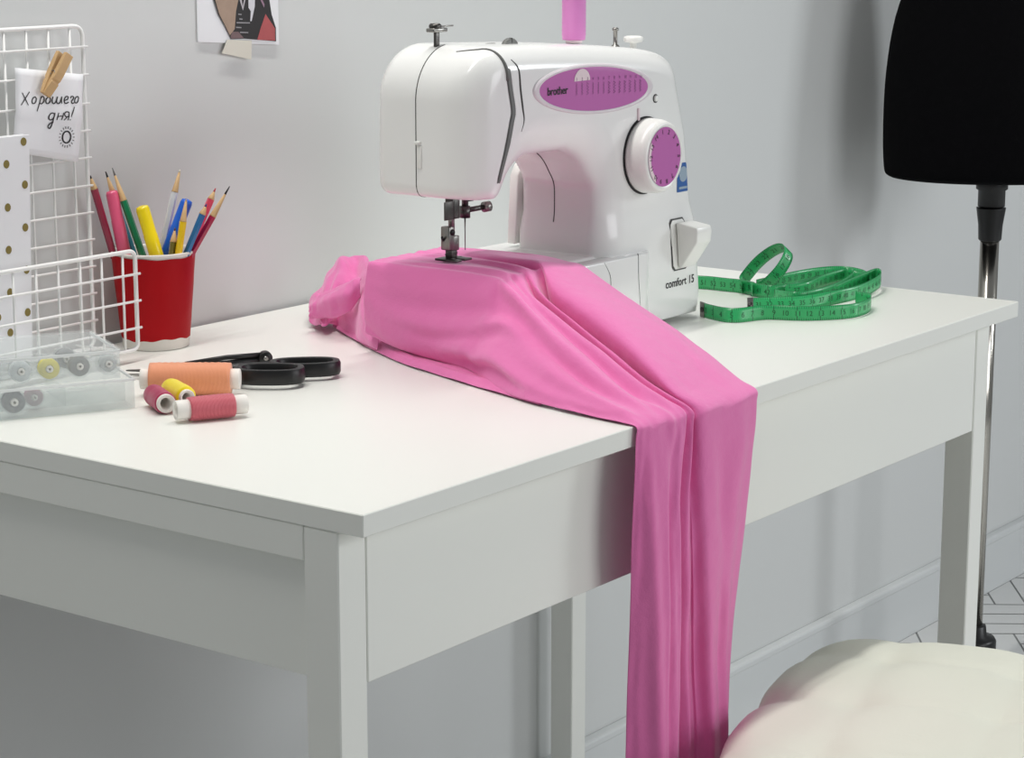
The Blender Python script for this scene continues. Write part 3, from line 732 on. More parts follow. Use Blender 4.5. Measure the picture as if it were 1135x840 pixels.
for f_ in ((0.2, 2.35, 5.2, 2.5, -0.0022, 0.14), (0.6, 2.05, 5.6, 2.15, 0.0022, 0.16), (1.2, 1.75, 5.4, 1.8, -0.0018, 0.14), (3.4, 3.5, 9.2, 2.6, 0.003, 0.35), (3.2, 2.9, 8.2, 2, -0.003, 0.3),
           (1.8, 1.6, 6.6, 0.8, 0.0045, 0.3), (4.8, 4.3, 9.2, 3.6, -0.0026, 0.28), (5.6, 1.8, 9.5, 1.2, 0.0024, 0.3), (2.2, 1.2, 6.2, 0.5, -0.004, 0.22), (6.2, 10.2, 9.6, 10.6, 0.0012, 0.35), (0.4, 3.8, 4.6, 5.4, 0.0012, 0.25), (2.8, 5, 5.2, 4.4, -0.0015, 0.2),
           (11, 1.2, 18, 2.2, 0.003, 0.35), (11, 3.6, 18, 3, -0.003, 0.35), (11, 9.6, 16, 9.9, -0.0025, 0.22), (11, 10.4, 15, 10, 0.003, 0.3), (13, 9.6, 17, 10.7, 0.0035, 0.22), (12, 8, 18, 8.3, 0.003, 0.22), (14, 7.1, 18, 7.7, -0.003, 0.2)):
    S1 = fold(S1, 8, 8, *f_[:4], 1.45 * f_[4] * SGN, f_[5])
S1 = wrinkle(S1, .0016, 18, 7, 3)
# the bunched end behind the free arm
def pt(px, py, ax, v): return tuple(at(px, py, ax, v))
Fr = [pt(343, 352, 'z', .010), pt(348, 361, 'z', .004), pt(360, 358, 'z', .014), pt(374, 362, 'z', .004), pt(388, 370, 'z', .004), pt(402, 380, 'z', .004), pt(418, 388, 'z', .004)]
Rg = [pt(344, 336, 'y', .575), pt(354, 318, 'y', .566), pt(366, 301, 'y', .556), pt(379, 287, 'y', .545), pt(398, 284, 'y', .520), pt(411, 293, 'y', .490), pt(416, 330, 'y', .440)]
Fr, Rg = np.array(Fr), np.array(Rg)
G2 = []
for k, (s, hgt) in enumerate(((0, 0), (.05, .30), (.22, .62), (.45, .80), (.70, .95), (1, 1), (1.35, .75), (1.8, .04))):
    row = []
    for a, b_ in zip(Fr, Rg):
        xy = a[:2] + (b_[:2] - a[:2]) * min(s, 1) + np.array([.02, .015]) * max(0, s - 1); row.append((xy[0], min(xy[1], WY - .006), a[2] + (b_[2] - a[2]) * hgt if hgt <= 1 else b_[2]))
    G2.append(row)
G2 = np.array(G2)
# folds that run from the front edge up to the crest
G2[1:4, 2, 2] -= .012; G2[1:4, 1, 2] += .006; G2[2:5, 4, 2] -= .010; G2[2:5, 3, 2] += .006; G2[2:5, 5, 2] += .004
S2 = wrinkle(upsample(G2, 6, 8), .0036, 8, 4, 11)
S2[:, :, 2] = np.maximum(S2[:, :, 2], .0015); S2[:, :, 1] = np.minimum(S2[:, :, 1], WY - .004)
# a rolled tuck of cloth at the far left of the bunch
G3 = []
for x_, y_, z_, r_ in ((343, 347, .020, .006), (352, 341, .026, .011), (368, 336, .034, .014), (386, 328, .044, .014), (400, 318, .054, .010)):
    c = at(x_, y_, 'z', z_); row = []
    for k in range(7):
        a = math.radians(-100 + k * 40); row.append(c + np.array([-.8 * r_ * math.cos(a), -.6 * r_ * math.cos(a), r_ * math.sin(a)]))
    G3.append(row)
S3 = wrinkle(upsample(G3, 6, 5), .003, 5, 5, 5); S3[:, :, 2] = np.maximum(S3[:, :, 2], .0015)
# the under layer that shows on the table along the left edge
E1 = [pt(368, 362, 'z', .0018), pt(392, 376, 'z', .0018), pt(420, 391, 'z', .0018), pt(450, 404, 'z', .0018), pt(482, 414, 'z', .0018), pt(514, 424, 'z', .0018), pt(548, 434, 'z', .0018), pt(600, 449, 'z', .0015)]
E2 = [pt(392, 345, 'z', .012), pt(412, 352, 'z', .012), pt(436, 374, 'z', .009), pt(462, 388, 'z', .008), pt(494, 398, 'z', .007), pt(524, 409, 'z', .006), pt(556, 424, 'z', .004), pt(604, 441, 'z', .0015)]
E1, E2 = np.array(E1), np.array(E2); G4 = np.stack([E1, E1 * .7 + E2 * .3 + [0, 0, .004], E1 * .35 + E2 * .65 + [0, 0, .001], E2], 0)
S4 = wrinkle(upsample(G4, 5, 8), .0022, 10, 4, 8); S4[:, :, 2] = np.maximum(S4[:, :, 2], .0012)
parts_ = [(S.reshape(-1, 3), grid_faces(S.shape[0], S.shape[1])) for S in (S1, S2, S3, S4)]
fab = obj('pink_fabric', *joinm(*parts_), M['pink'], origin=(.45, .2, 0))
tag(fab, 'pink cotton fabric running from the presser foot and hanging over the table front', 'fabric')
solid(fab, .0009)
sd = fab.modifiers.new('smooth', 'SUBSURF'); sd.levels = 1; sd.render_levels = 1
# ================================================================== wire rack and what hangs on it
def at_plane(px, py, p0, n):
    r = ray(px, py); n = np.array(n, float); return CAM + r * (((np.array(p0) - CAM) @ n) / (r @ n))
BY, FY_ = .612, .541
RX = .312
rk = thing('wire_rack', 'white wire grid rack with a shallow wire basket at the left end of the table', 'wire rack', (.12, .58, 0))
th, tn = .0021, .00125
X0 = .006
def grid_panel(name, y, x1, zt, zb, rows, step, rc=.012):
    fr = fillet([(X0, y, zb), (X0, y, zt), (x1, y, zt), (x1, y, zb), (X0 + .02, y, zb)], rc, 5)
    fr = [(X0, y, zb)] + [tuple(p) for p in fr[1:]] + [(X0, y, zb)]
    p = obj(name, *tube(fr, th, 8), M['wire'], rk)
    for z in rows: obj('wire', *rod((X0, y - th, z), (x1 + .004, y - th, z), tn, 6), M['wire'], p)
    x = x1 - step * .62
    while x > X0 + .01:
        obj('wire', *rod((x, y - .0004, zb), (x, y - .0004, zt), tn, 6), M['wire'], p); x -= step
    return p
grid_panel('back_grid', BY, RX, .3195, .004, [.2995, .2726, .2448, .2187, .1924, .1652, .1387, .1121, .0855, .0587, .0318], .0272)
grid_panel('front_grid', FY_, .303, .1085, .0125, [.0861, .0599, .0336], .0272, .008)
fb = obj('basket_floor', *rod((X0, .575, .0125), (.303, .575, .0125), tn, 6), M['wire'], rk)
x = .303 - .0272 * .62
while x > X0 + .01:
    obj('wire', *tube([(x, FY_ - .0004, .0125), (x, BY - .002, .0105)], tn, 6), M['wire'], fb); x -= .0272
for x in (.035,): obj('hook', *tube(fillet([(x, BY, .3195), (x, BY + .008, .326), (x, WY - .0008, .326), (x, WY - .0008, .31)], .004, 4), .0012, 6), M['steel'], rk)
# the note
NY = BY - .0055
def note_pts(L, y): return np.array([at(px, py, 'y', y) for px, py in L])
cor = [(16.5, 75), (92, 82.5), (86, 180), (14.5, 168.5)]
V = []
for i in range(13):
    for j in range(11):
        u, v = j / 10, i / 12; a, b_, c_, d_ = [np.array(q) for q in cor]
        q = (1 - v) * ((1 - u) * a + u * b_) + v * ((1 - u) * d_ + u * c_)
        p = at(q[0], q[1], 'y', NY); p[1] -= .0022 * math.sin(v * 3.0) * (.4 + .6 * u) + .0012 * math.exp(-((v - .48) / .06) ** 2) + .0007 * math.sin(u * 9 + v * 4); V.append(p)
nt_ = obj('paper_note', V, grid_faces(13, 11), M['paper']); solid(nt_, .0002)
tag(nt_, 'white handwritten note with a small sun drawing clipped to the wire grid', 'note')
NV = np.array(V).reshape(13, 11, 3)
def Zc(L): return [(x * .2144, 20 + y * .2144) for x, y in L]
def oval(cx, cy, rx, ry, tilt=-.25, n=18): return [(cx + rx * math.cos(a) + tilt * ry * math.sin(a), cy + ry * math.sin(a)) for a in [2 * PI * k / n for k in range(n + 1)]]
def sm_(L): return [tuple(p) for p in crom(L, 5)]
word = [[(108, 385), (124, 418), (140, 450)], [(148, 380), (124, 416), (100, 450)], oval(172, 425, 11, 17), [(210, 403), (199, 440), (184, 482)], sm_([(206, 416), (215, 405), (224, 412), (220, 432), (208, 443), (199, 438)]), oval(243, 425, 11, 17),
        sm_([(268, 405), (262, 430), (268, 442), (280, 432), (290, 405)]), sm_([(290, 405), (284, 430), (290, 442), (302, 432), (312, 405)]), [(312, 405), (308, 424), (309, 441)],
        sm_([(324, 426), (340, 419), (342, 406), (331, 406), (322, 424), (328, 441), (346, 434)]), sm_([(354, 414), (362, 404), (372, 408), (368, 420), (360, 430), (364, 441), (375, 437)]), oval(388, 422, 10, 17)]
word2 = [oval(255, 508, 13, 18), sm_([(272, 488), (266, 515), (260, 545), (248, 570), (239, 560), (248, 546), (266, 534)]), [(291, 488), (286, 508), (282, 526)], [(316, 488), (311, 508), (306, 526)], [(286, 509), (299, 506), (312, 506)],
         sm_([(346, 486), (330, 484), (321, 494), (326, 508), (342, 508)]), [(346, 486), (343, 508), (340, 528)], [(336, 508), (328, 518), (318, 528)], [(376, 458), (366, 484), (356, 510)], [(353, 522), (351, 528)]]
def note_map(V2):
    out = []
    for px, py in V2:
        p = at(px, py, 'y', NY); d = np.linalg.norm((NV - p)[:, :, [0, 2]], axis=2); k = np.argsort(d.ravel())[:4]; w_ = 1 / (d.ravel()[k] + 1e-4); y = (NV.reshape(-1, 3)[k, 1] * w_).sum() / w_.sum(); out.append((p[0], y - .0006, p[2]))
    return np.array(out)
v, f = strokes([Zc(s) for s in word + word2], 1.25); obj('handwriting', note_map(v), f, M['ink'], nt_, smooth=False)
ring_ = [oval(338, 615, 22, 30, 0, 28)]
v, f = strokes([Zc(s) for s in ring_], 1.7); n = len(v)
rays = [Zc([(338 + 33 * math.cos(a), 615 + 43 * math.sin(a)), (338 + 42 * math.cos(a), 615 + 56 * math.sin(a))]) for a in [2 * PI * k / 18 for k in range(18)]]
v2, f2 = strokes(rays, 1.0); vv, ff = joinm((np.hstack([v, np.zeros((len(v), 1))]), f), (np.hstack([v2, np.zeros((len(v2), 1))]), f2))
obj('sun_drawing', note_map(vv[:, :2]), ff, M['ink'], nt_, smooth=False)
# clothespin
a, b_ = at(71, 60, 'y', BY - .014), at(52, 106, 'y', BY - .014)
dr = (b_ - a) / np.linalg.norm(b_ - a); Lp = np.linalg.norm(b_ - a); sd_ = np.cross(dr, (0, -1, 0)); sd_ /= np.linalg.norm(sd_)
cp = thing('clothespin', 'small wooden clothespin clamping the handwritten note to the grid', 'clothespin', tuple(b_))
def pin_half(tilt, off):
    prof = [(0, .0), (.0, .0042), (Lp * .45, .0055), (Lp * .62, .0052), (Lp * .66, .0036), (Lp * .70, .0052), (Lp, .0028), (Lp, 0)]
    V, F = [], []
    for s in (-.0048, .0048):
        for l, h in prof: V.append(a + dr * l + sd_ * s + np.array([0, -1, 0]) * (h * off + tilt * (Lp * .6 - l)))
    k = len(prof); F = [tuple(range(k)), tuple(range(2 * k - 1, k - 1, -1))] + [(i, k + i, k + (i + 1) % k, (i + 1) % k) for i in range(k)]
    bm = bmesh.new(); vs = [bm.verts.new(p) for p in V]
    for q in F: bm.faces.new([vs[i] for i in q])
    bmesh.ops.recalc_face_normals(bm, faces=bm.faces[:]); bmesh.ops.bevel(bm, geom=bm.edges[:], offset=.0004, segments=1, affect='EDGES'); return from_bm(bm)
obj('jaw', *pin_half(.16, 1), M['wood'], cp, smooth=False)
V, F = pin_half(.0, -1); V = np.array(V) + np.array([0, .0005, 0]) + sd_ * .002; obj('jaw', V, F, M['wood'], cp, smooth=False)
pc = a + dr * Lp * .5 + np.array([0, -.001, 0]); obj('spring', *tube([pc - sd_ * .0062 + dr * (.0022 * math.cos(t)) + np.array([0, -1, 0]) * .0022 * math.sin(t) + sd_ * t * .00040 for t in np.linspace(0, 31, 90)], .0005, 5), M['steel'], cp)
# gold-dotted notebook standing in the basket
PY_ = .572
a = at(32.5, 149, 'y', PY_); b_ = at(36, 372, 'y', PY_)
xl, xr, zt = .045, a[0], a[2]; zb = .0142; shift = (b_[0] - a[0])
A4 = np.eye(4); A4[0, 2] = shift / (b_[2] - a[2]); A4[0, 3] = -A4[0, 2] * zt
nb = thing('dotted_notebook', 'white notebook with gold polka dots standing in the wire basket', 'notebook', ((xl + xr) / 2, PY_ + .004, zb))
cov = obj('cover', *xf(box(xl, xr, PY_, PY_ + .0012, zb, zt, .0004, 1), A4), M['paper'], nb, smooth=False)
obj('pages', *xf(box(xl + .001, xr - .002, PY_ + .0013, PY_ + .0075, zb + .001, zt - .001, .0004, 1), A4), M['cupwhite'], nb, smooth=False)
obj('cover', *xf(box(xl, xr, PY_ + .0076, PY_ + .0088, zb, zt, .0004, 1), A4), M['paper'], nb, smooth=False)
dots = [(26, 157), (7, 182), (27.5, 204.6), (8.5, 230), (28, 252), (9.5, 277), (29.4, 299), (11, 324), (30.6, 346), (11.4, 368.6)]
DV = []; DF = []
for px, py in dots:
    p = at(px, py, 'y', PY_)
    for sh in (0, .0355, .071):
        n = len(DV); rr = .0036
        if p[0] - sh - rr < xl + .004: continue
        DV += [(p[0] - sh + rr * math.cos(t), PY_ - .0002, p[2] + rr * math.sin(t) * 1.08) for t in [2 * PI * k / 20 for k in range(20)]]; DF.append(tuple(range(n, n + 20)))
obj('gold_dots', DV, DF, M['gold'], cov, smooth=False)

# ================================================================== clear bobbin trays
el = np.array([-.883, .469, 0]); ed = np.array([.469, .883, 0])
cr = np.array([.153, .391, 0.])
def tray_box(name, label, c, L, W, z0, z1, lid):
    t = thing(name, label, 'plastic box', tuple(c + el * L / 2 + ed * W / 2 + [0, 0, z0]), None)
    A = np.eye(4); A[:3, 0] = -el; A[:3, 1] = ed; A[:3, 3] = c
    wl = .0016
    def B(n, *b, m=M['acryl']): return obj(n, *xf(box(*b, .0003, 1), A), m, t, smooth=False)
    B('front_wall', -L, 0, 0, wl, z0, z1); B('back_wall', -L, 0, W - wl, W, z0, z1)
    B('end_wall', -wl, 0, wl, W - wl, z0, z1); B('end_wall', -L, -L + wl, wl, W - wl, z0, z1)
    B('floor_panel', -L + wl, -wl, wl, W - wl, z0, z0 + wl)
    B('rim', -L, 0, -.0006, .0009, z1 - .0022, z1 + .0004, m=M['acryl_edge'])
    B('rim', -.0009, .0006, 0, W, z1 - .0022, z1 + .0004, m=M['acryl_edge'])
    for q in (.33, .66): B('divider', -L * q - .0005, -L * q + .0005, .026, W - wl, z0 + wl, z1 - .008)
    B('divider', -L + wl, -wl, .0250, .0260, z0 + wl, z1 - .008)
    if lid: B('lid', -L - .001, .001, -.001, W + .001, z1 + .0006, z1 + .0020)
    return t
tray_box('bobbin_tray', 'lower clear plastic bobbin tray resting on the table in front of the wire basket', cr, .168, .098, .0008, .0272, False)
tray_box('bobbin_tray', 'upper clear plastic bobbin tray with a lid, stacked on the lower tray', cr + el * .012 + ed * .001, .150, .096, .0282, .0532, True)
def bobbin(label, px, py, depth, z0, rgb, R=.0102, fill=.86, body='thread', grp=None):
    p0 = cr + ed * depth; p = at_plane(px, py, p0, ed); p = np.array([p[0], p[1], z0 + R + .0002])
    t = thing('bobbin', label, 'bobbin', (p[0], p[1], z0), grp)
    A = frame_z(ed, p - ed * .0055); Wd = .011
    hub = [(R * .32, 0), (R, 0), (R, .0010), (R * .34, .0010), (R * .34, Wd - .001), (R, Wd - .001), (R, Wd), (R * .32, Wd)]
    obj('reel', *xf(lathe(hub + [hub[0]], 36, cap=False), A), M['bobclear'], t)
    m = M.get(('b', rgb)) or mat('bobbin_thread', rgb, .6, bump=.2, bscale=900); M[('b', rgb)] = m
    r = R * fill; obj('winding', *xf(lathe([(R * .35, .0012), (r, .0012), (r, Wd - .0012), (R * .35, Wd - .0012), (R * .35, .0012)], 36, cap=False), A), m, t)
    obj('hub', *xf(lathe([(R * .12, -.0002), (R * .30, -.0002), (R * .31, Wd + .0002), (R * .12, Wd + .0002), (R * .12, -.0002)], 24, cap=False), A), M['cupwhite'], t)
bobbin('white thread bobbin in the upper tray, left of the yellow bobbin', 22, 407, .012, .0300, (232, 234, 236))
bobbin('yellow thread bobbin in the upper tray', 53.5, 405, .012, .0300, (250, 232, 30))
bobbin('mid grey thread bobbin in the upper tray, right of the yellow bobbin', 87, 403, .012, .0300, (128, 128, 126))
bobbin('pale silver bobbin at the right end of the upper tray', 119, 399, .012, .0300, (206, 208, 208), fill=.7)
bobbin('dark grey thread bobbin alone in the lower tray', 15, 453, .012, .0026, (96, 100, 108), R=.0112)
bobbin('small faded pink bobbin behind the dark grey one in the lower tray', 37, 440, .034, .0026, (206, 150, 170), R=.009)
bobbin('grey bobbin in the back row of the upper tray', 72, 388, .050, .0300, (120, 124, 126))

# ================================================================== cup of pencils
CC = np.array([.372, .5865, 0.])
cup = thing('pencil_cup', 'red paper cup with a white rim and base, full of pencils and markers', 'cup', tuple(CC))
def on_cup(prof, n=56): return xf(lathe(prof, n, cap=False), np.array([[1, 0, 0, CC[0]], [0, 1, 0, CC[1]], [0, 0, 1, 0], [0, 0, 0, 1]], float))
obj('shell', *on_cup([(0, .004), (.0318, .004), (.0318, .0005), (.0328, .0005), (.0412, .0945), (.0425, .0955), (.0425, .0972), (.0408, .0975), (.0398, .0945), (.0318, .005), (0, .005)]), M['cupwhite'], cup)
V, F = [], []
for i in range(9):
    for k in range(72):
        t = i / 8; a = 2 * PI * k / 72
        zl = .0105 + .0010 * math.sin(a * 3 + 1) + .0006 * math.sin(a * 11); zh = .0932 + .0009 * math.sin(a * 2 + 2.2) + .0004 * math.sin(a * 9)
        z = zl + (zh - zl) * t; r = .0333 + (.0413 - .0328) * (z / .0945) + .0003 * noise.noise(Vector((math.cos(a) * 4, math.sin(a) * 4, t * 6)))
        V.append((CC[0] + r * math.cos(a), CC[1] + r * math.sin(a), z))
obj('red_wrap', V, grid_faces(9, 72, True), M['red'], cup)
def stick_line(tip_px, rim_px, dt, db, low=.0085):
    base = CC + np.array([0, 0, .095])
    tip = at_facing(tip_px[0], tip_px[1], base - FH * dt); rim = at_facing(rim_px[0], rim_px[1], base - FH * db)
    d = (rim - tip); d /= np.linalg.norm(d)
    # run down to the floor of the cup, or until the wall stops it
    s = 0; p = tip.copy()
    while p[2] > low:
        q = p + d * .001; r = np.linalg.norm(q[:2] - CC[:2]); lim = .0315 + (.0395 - .0318) * q[2] / .0945
        if q[2] < .09 and r > lim - .0045: break
        p = q
    return tip, p
def pencil(label, tip_px, rim_px, rgb, tiprgb, dt=0, db=0, R=.0036, wood=.019, lead=.005):
    tip, end = stick_line(tip_px, rim_px, dt, db); d = tip - end; L = np.linalg.norm(d); A = frame_z(d, end)
    t = thing('pencil', label, 'pencil', tuple(end), 'pencils in the red cup')
    m = M.get(('p', rgb)) or mat('pencil_paint', rgb, .3, coat=.3); M[('p', rgb)] = m
    hexa = lathe([(R * .9, 0), (R, .0006), (R, L - wood)], 6)
    sharp(obj('barrel', *xf(hexa, A), m, t), 30)
    r1 = R * .30 if lead else .0005
    obj('sharpened_wood', *xf(lathe([(R * .97, L - wood), (R * .9, L - wood + .001), (r1, L - lead)], 18), A), M['wood'], t)
    mt = M.get(('t', tiprgb)) or mat('pencil_lead', tiprgb, .5); M[('t', tiprgb)] = mt
    obj('lead', *xf(lathe([(r1, L - lead), (.0005, L)], 14), A), mt, t)
def marker(name, label, top_px, rim_px, rgb, dt, db, R=.0068, low=.0085):
    tip, end = stick_line(top_px, rim_px, dt, db, low); d = tip - end; L = np.linalg.norm(d); A = frame_z(d, end)
    t = thing(name, label, 'marker', tuple(end))
    m = M.get(('m', rgb)) or mat('marker_plastic', rgb, .3, coat=.2); M[('m', rgb)] = m
    S = A.copy(); S[:3, 0] = A[:3, 0]
    obj('barrel', *xf(lathe([(R * .85, 0), (R * .9, .001), (R * .9, L - .062)], 28), A), m, t)
    obj('cap', *xf(lathe([(R * .95, L - .0615), (R * 1.0, L - .061), (R * .98, L - .030), (R * .93, L - .0295), (R * .95, L - .004), (R * .82, L - .001), (R * .35, L), (R * .33, L - .0016), (0, L - .0016)], 28), A), m, t)
pencil('dark crimson pencil leaning furthest left in the red cup', (100, 194.5), (125, 280), (150, 18, 62), (30, 26, 28), .030, .012, wood=.014, lead=.003)
marker('highlighter', 'pink highlighter in the red cup, leaning left', (123.5, 211), (138, 281), (226, 92, 130), .008, .012, R=.0066)
pencil('teal pencil behind the pink highlighter with a long black-tipped point', (117, 190), (148, 281), (40, 140, 160), (26, 24, 26), .002, -.004, wood=.024, lead=.006)
pencil('dark green pencil with a grey point between the pink and yellow highlighters', (124.5, 186), (158, 283), (10, 130, 84), (110, 112, 110), .006, .012, wood=.034, lead=.008)
marker('highlighter', 'yellow highlighter in the middle of the red cup', (157, 228), (174, 285), (246, 220, 10), .022, .022, R=.0071)
pencil('white pencil standing tallest at the back of the red cup', (199.5, 188), (179, 276), (232, 234, 238), (226, 218, 196), -.022, -.008, wood=.023, lead=.003)
marker('felt_marker', 'bright blue marker behind the small yellow pencil', (208, 221), (184.5, 282), (18, 98, 214), -.010, -.006, R=.0064, low=.062)
pencil('short olive pencil barely rising from the red cup', (194, 252.5), (190.5, 283), (122, 112, 40), (92, 60, 40), .018, .020, wood=.014, lead=.003)
pencil('small yellow pencil in front of the blue marker', (206.5, 221), (197.5, 283), (248, 208, 12), (196, 160, 110), .020, .024, wood=.022, lead=.002)
pencil('blue pencil leaning right in front of two reddish pencils', (229, 226), (206.5, 281), (24, 108, 168), (40, 70, 130), .012, .016, wood=.011, lead=.003)
pencil('coral pencil with a red point behind the blue pencil', (239, 208.5), (208, 281), (236, 74, 104), (190, 50, 70), -.012, .002, wood=.012, lead=.004)
pencil('crimson pencil with a long black point leaning furthest right', (254.5, 206.5), (213.5, 279), (176, 22, 70), (22, 20, 22), .002, .008, wood=.034, lead=.009)
# ================================================================== spools, scissors, tool
def lay(p, q, R):
    """axis of a reel lying on the table, from above the two seen end points"""
    p, q = np.array(p), np.array(q); p[2] = q[2] = R + .0004; d = q - p; L = np.linalg.norm(d); return p, d / L, L
p, d, L = lay(at(156, 421, 'z', .0145), at(266.5, 421, 'z', .0145), .0150)
spool('thread_spool', 'large salmon orange thread spool lying in front of the scissors', p, d, .0150, L, (242, 158, 116), cap=.0085, capr=.62, bulge=.02)
p, d, L = lay(at(194, 455.5, 'z', .0105), at(273, 448, 'z', .0105), .0106)
spool('thread_spool', 'dusty rose thread spool lying nearest the table edge', p, d, .0106, L, (206, 92, 106), cap=.012, capr=.80, bulge=.04)
p, d, L = lay(at(169, 437, 'z', .0095), at(192, 453.5, 'z', .0095), .0096)
spool('thread_spool', 'small magenta thread spool with its hollow white end towards the viewer', p, d, .0096, min(L, .046), (176, 20, 80), cap=.004, capr=.86, bulge=.03)
p0 = at(187, 427, 'z', .0150); q0 = at(226, 448, 'z', .0130); d = q0 - p0; L = .044; d /= np.linalg.norm(d)
spool('thread_spool', 'small bright yellow thread spool lying between the salmon and the magenta spools', p0 + np.array([0, 0, -.002]), d, .0095, L, (250, 226, 8), cap=.004, capr=.72, bulge=.04)
# scissors
sc_t = thing('scissors', 'scissors with thick black plastic finger loops lying behind the salmon spool', 'scissors', (.30, .40, 0))
tip = at(139, 415, 'z', .004); piv = np.array([.283, .430, .006])
def blade(p, q, w0, w1, z0, z1, flip):
    d = np.array(q) - np.array(p); d[2] = 0; d /= np.linalg.norm(d); n = np.array([-d[1], d[0], 0]) * flip; p, q = np.array(p), np.array(q)
    P = [p - n * w0 * .2, p + n * w0 * .8, p + (q - p) * .7 + n * w1 * .9, q, p + (q - p) * .5 - n * w1 * .15]
    return prism([(a[0], a[1]) for a in P], z0, z1, .0004, 1)
obj('blade', *blade(piv, tip, .014, .008, .0032, .0050, 1), M['steel'], sc_t, smooth=False)
obj('blade', *blade(piv, tip + np.array([.006, .006, 0]), .014, .008, .0052, .0070, -1), M['steeld'], sc_t, smooth=False)
obj('pivot_screw', *up([(.004, .0068), (.004, .0082), (.002, .0090), (0, .0090)], (piv[0], piv[1], 0), 16), M['steel'], sc_t)
def bow(c, a, b, ang, z0, h, w, e=2.6, n=64):
    """finger loop: an oval band with a thick rounded section"""
    sec = [(-w, .25 * h), (-w * .75, .06 * h), (0, 0), (w * .75, .06 * h), (w, .25 * h), (w, .78 * h), (w * .7, .96 * h), (0, h), (-w * .7, .96 * h), (-w, .78 * h)]
    V = []
    for k in range(n):
        t = 2 * PI * k / n; ct, st_ = math.cos(t), math.sin(t); r = (abs(ct) ** e + abs(st_) ** e) ** (-1 / e)
        for o, z in sec:
            x, y = ct * r * (a - w + o), st_ * r * (b - w + o); V.append((c[0] + x * math.cos(ang) - y * math.sin(ang), c[1] + x * math.sin(ang) + y * math.cos(ang), z0 + z))
    return V, [tuple(f)[::-1] for f in grid_faces(n + 1, len(sec), True) if 1] if False else [(i * 10 + j, ((i + 1) % n) * 10 + j, ((i + 1) % n) * 10 + (j + 1) % 10, i * 10 + (j + 1) % 10) for i in range(n) for j in range(10)]
c1_ = at(299, 411, 'z', .014); c2_ = at(338, 404.5, 'z', .012)
ang = math.atan2(-.803, .596)
def shank(p, q, r0, r1, z0, z1): return tube(crom([(p[0], p[1], z0), ((p[0] + q[0]) / 2, (p[1] + q[1]) / 2, (z0 + z1) / 2 + .001), (q[0], q[1], z1)], 5), list(np.linspace(r0, r1, 11)), 12)
h1 = obj('handle', *bow(c1_, .0325, .0205, ang, .0035, .0150, .0040), M['black'], sc_t); sharp(h1, 50)
obj('shank', *shank(piv, c1_ - np.array([.596, -.803, 0]) * .027 + np.array([.01, .012, 0]), .0048, .0055, .007, .0095), M['black'], h1)
h2 = obj('handle', *bow(c2_, .0335, .0190, ang + .12, .0030, .0140, .0040), M['black'], sc_t); sharp(h2, 50)
obj('shank', *shank(piv + np.array([.004, .004, 0]), c2_ - np.array([.596, -.803, 0]) * .030 + np.array([.004, .006, 0]), .0045, .0052, .006, .009), M['black'], h2)
# slim black tool behind the scissors
a, b_ = at(205, 402, 'z', .008), at(294, 395, 'z', .010); d = (b_ - a) / np.linalg.norm(b_ - a); n_ = np.array([-d[1], d[0], 0])
tl_ = thing('thread_snips', 'slim black thread snips with a round spring end behind the scissors', 'thread snips', ((a[0] + b_[0]) / 2, (a[1] + b_[1]) / 2, 0))
obj('arm', *tube([a + [0, 0, -.004], a + d * .04 + [0, 0, -.004], b_ + [0, 0, -.003]], [.0022, .0032, .0034], 10), M['black'], tl_)
obj('arm', *tube([a + [0, 0, -.001], a + d * .04 + [0, 0, .002], b_ + [0, 0, .0018]], [.0020, .0024, .0026], 10), M['black'], tl_)
obj('round_end', *xf(lathe([(.0058, -.0045), (.0066, -.0035), (.0066, .0035), (.0058, .0045)], 28), frame_z(n_, b_ + [0, 0, -.0012])), M['black'], tl_)
obj('pin', *xf(lathe([(.0022, -.0052), (.0022, .0052)], 16), frame_z(n_, b_ + [0, 0, -.0012])), M['steel'], tl_)

# ================================================================== tape measure
def tape_mat():
    m = mat('green_tape', (40, 158, 92), .35, coat=.15); nt = m.node_tree; b = nt.nodes['Principled BSDF']
    uv = nt.nodes.new('ShaderNodeUVMap'); sx = nt.nodes.new('ShaderNodeSeparateXYZ'); nt.links.new(uv.outputs[0], sx.inputs[0])
    def mth(op, a, b_=None):
        n = nt.nodes.new('ShaderNodeMath'); n.operation = op
        for i, v in enumerate((a, b_)):
            if v is None: continue
            if isinstance(v, (int, float)): n.inputs[i].default_value = v
            else: nt.links.new(v, n.inputs[i])
        return n.outputs[0]
    tick = mth('LESS_THAN', mth('FRACT', mth('MULTIPLY', sx.outputs[0], 400)), .26)
    edge = mth('GREATER_THAN', mth('ABSOLUTE', mth('SUBTRACT', sx.outputs[1], .5)), .32)
    lng = mth('MULTIPLY', mth('LESS_THAN', mth('FRACT', mth('MULTIPLY', sx.outputs[0], 40)), .05), mth('GREATER_THAN', mth('ABSOLUTE', mth('SUBTRACT', sx.outputs[1], .5)), .18))
    fac = mth('MAXIMUM', mth('MULTIPLY', tick, edge), lng)
    brd = mth('GREATER_THAN', mth('ABSOLUTE', mth('SUBTRACT', sx.outputs[1], .5)), .475)
    fac = mth('MULTIPLY', mth('MAXIMUM', fac, brd), .72)
    mx = nt.nodes.new('ShaderNodeMix'); mx.data_type = 'RGBA'; nt.links.new(fac, mx.inputs['Factor'])
    mx.inputs['A'].default_value = lin((46, 170, 100)); mx.inputs['B'].default_value = lin((14, 74, 44)); nt.links.new(mx.outputs['Result'], b.inputs['Base Color']); return m
M['tape_green'] = tape_mat(); M['tape_ink'] = mat('tape_numerals', (16, 84, 48), .5)
tm = thing('tape_measure', 'green tape measure lying in loose loops to the right of the sewing machine', 'tape measure', (.98, .21, 0))
TW = .0158
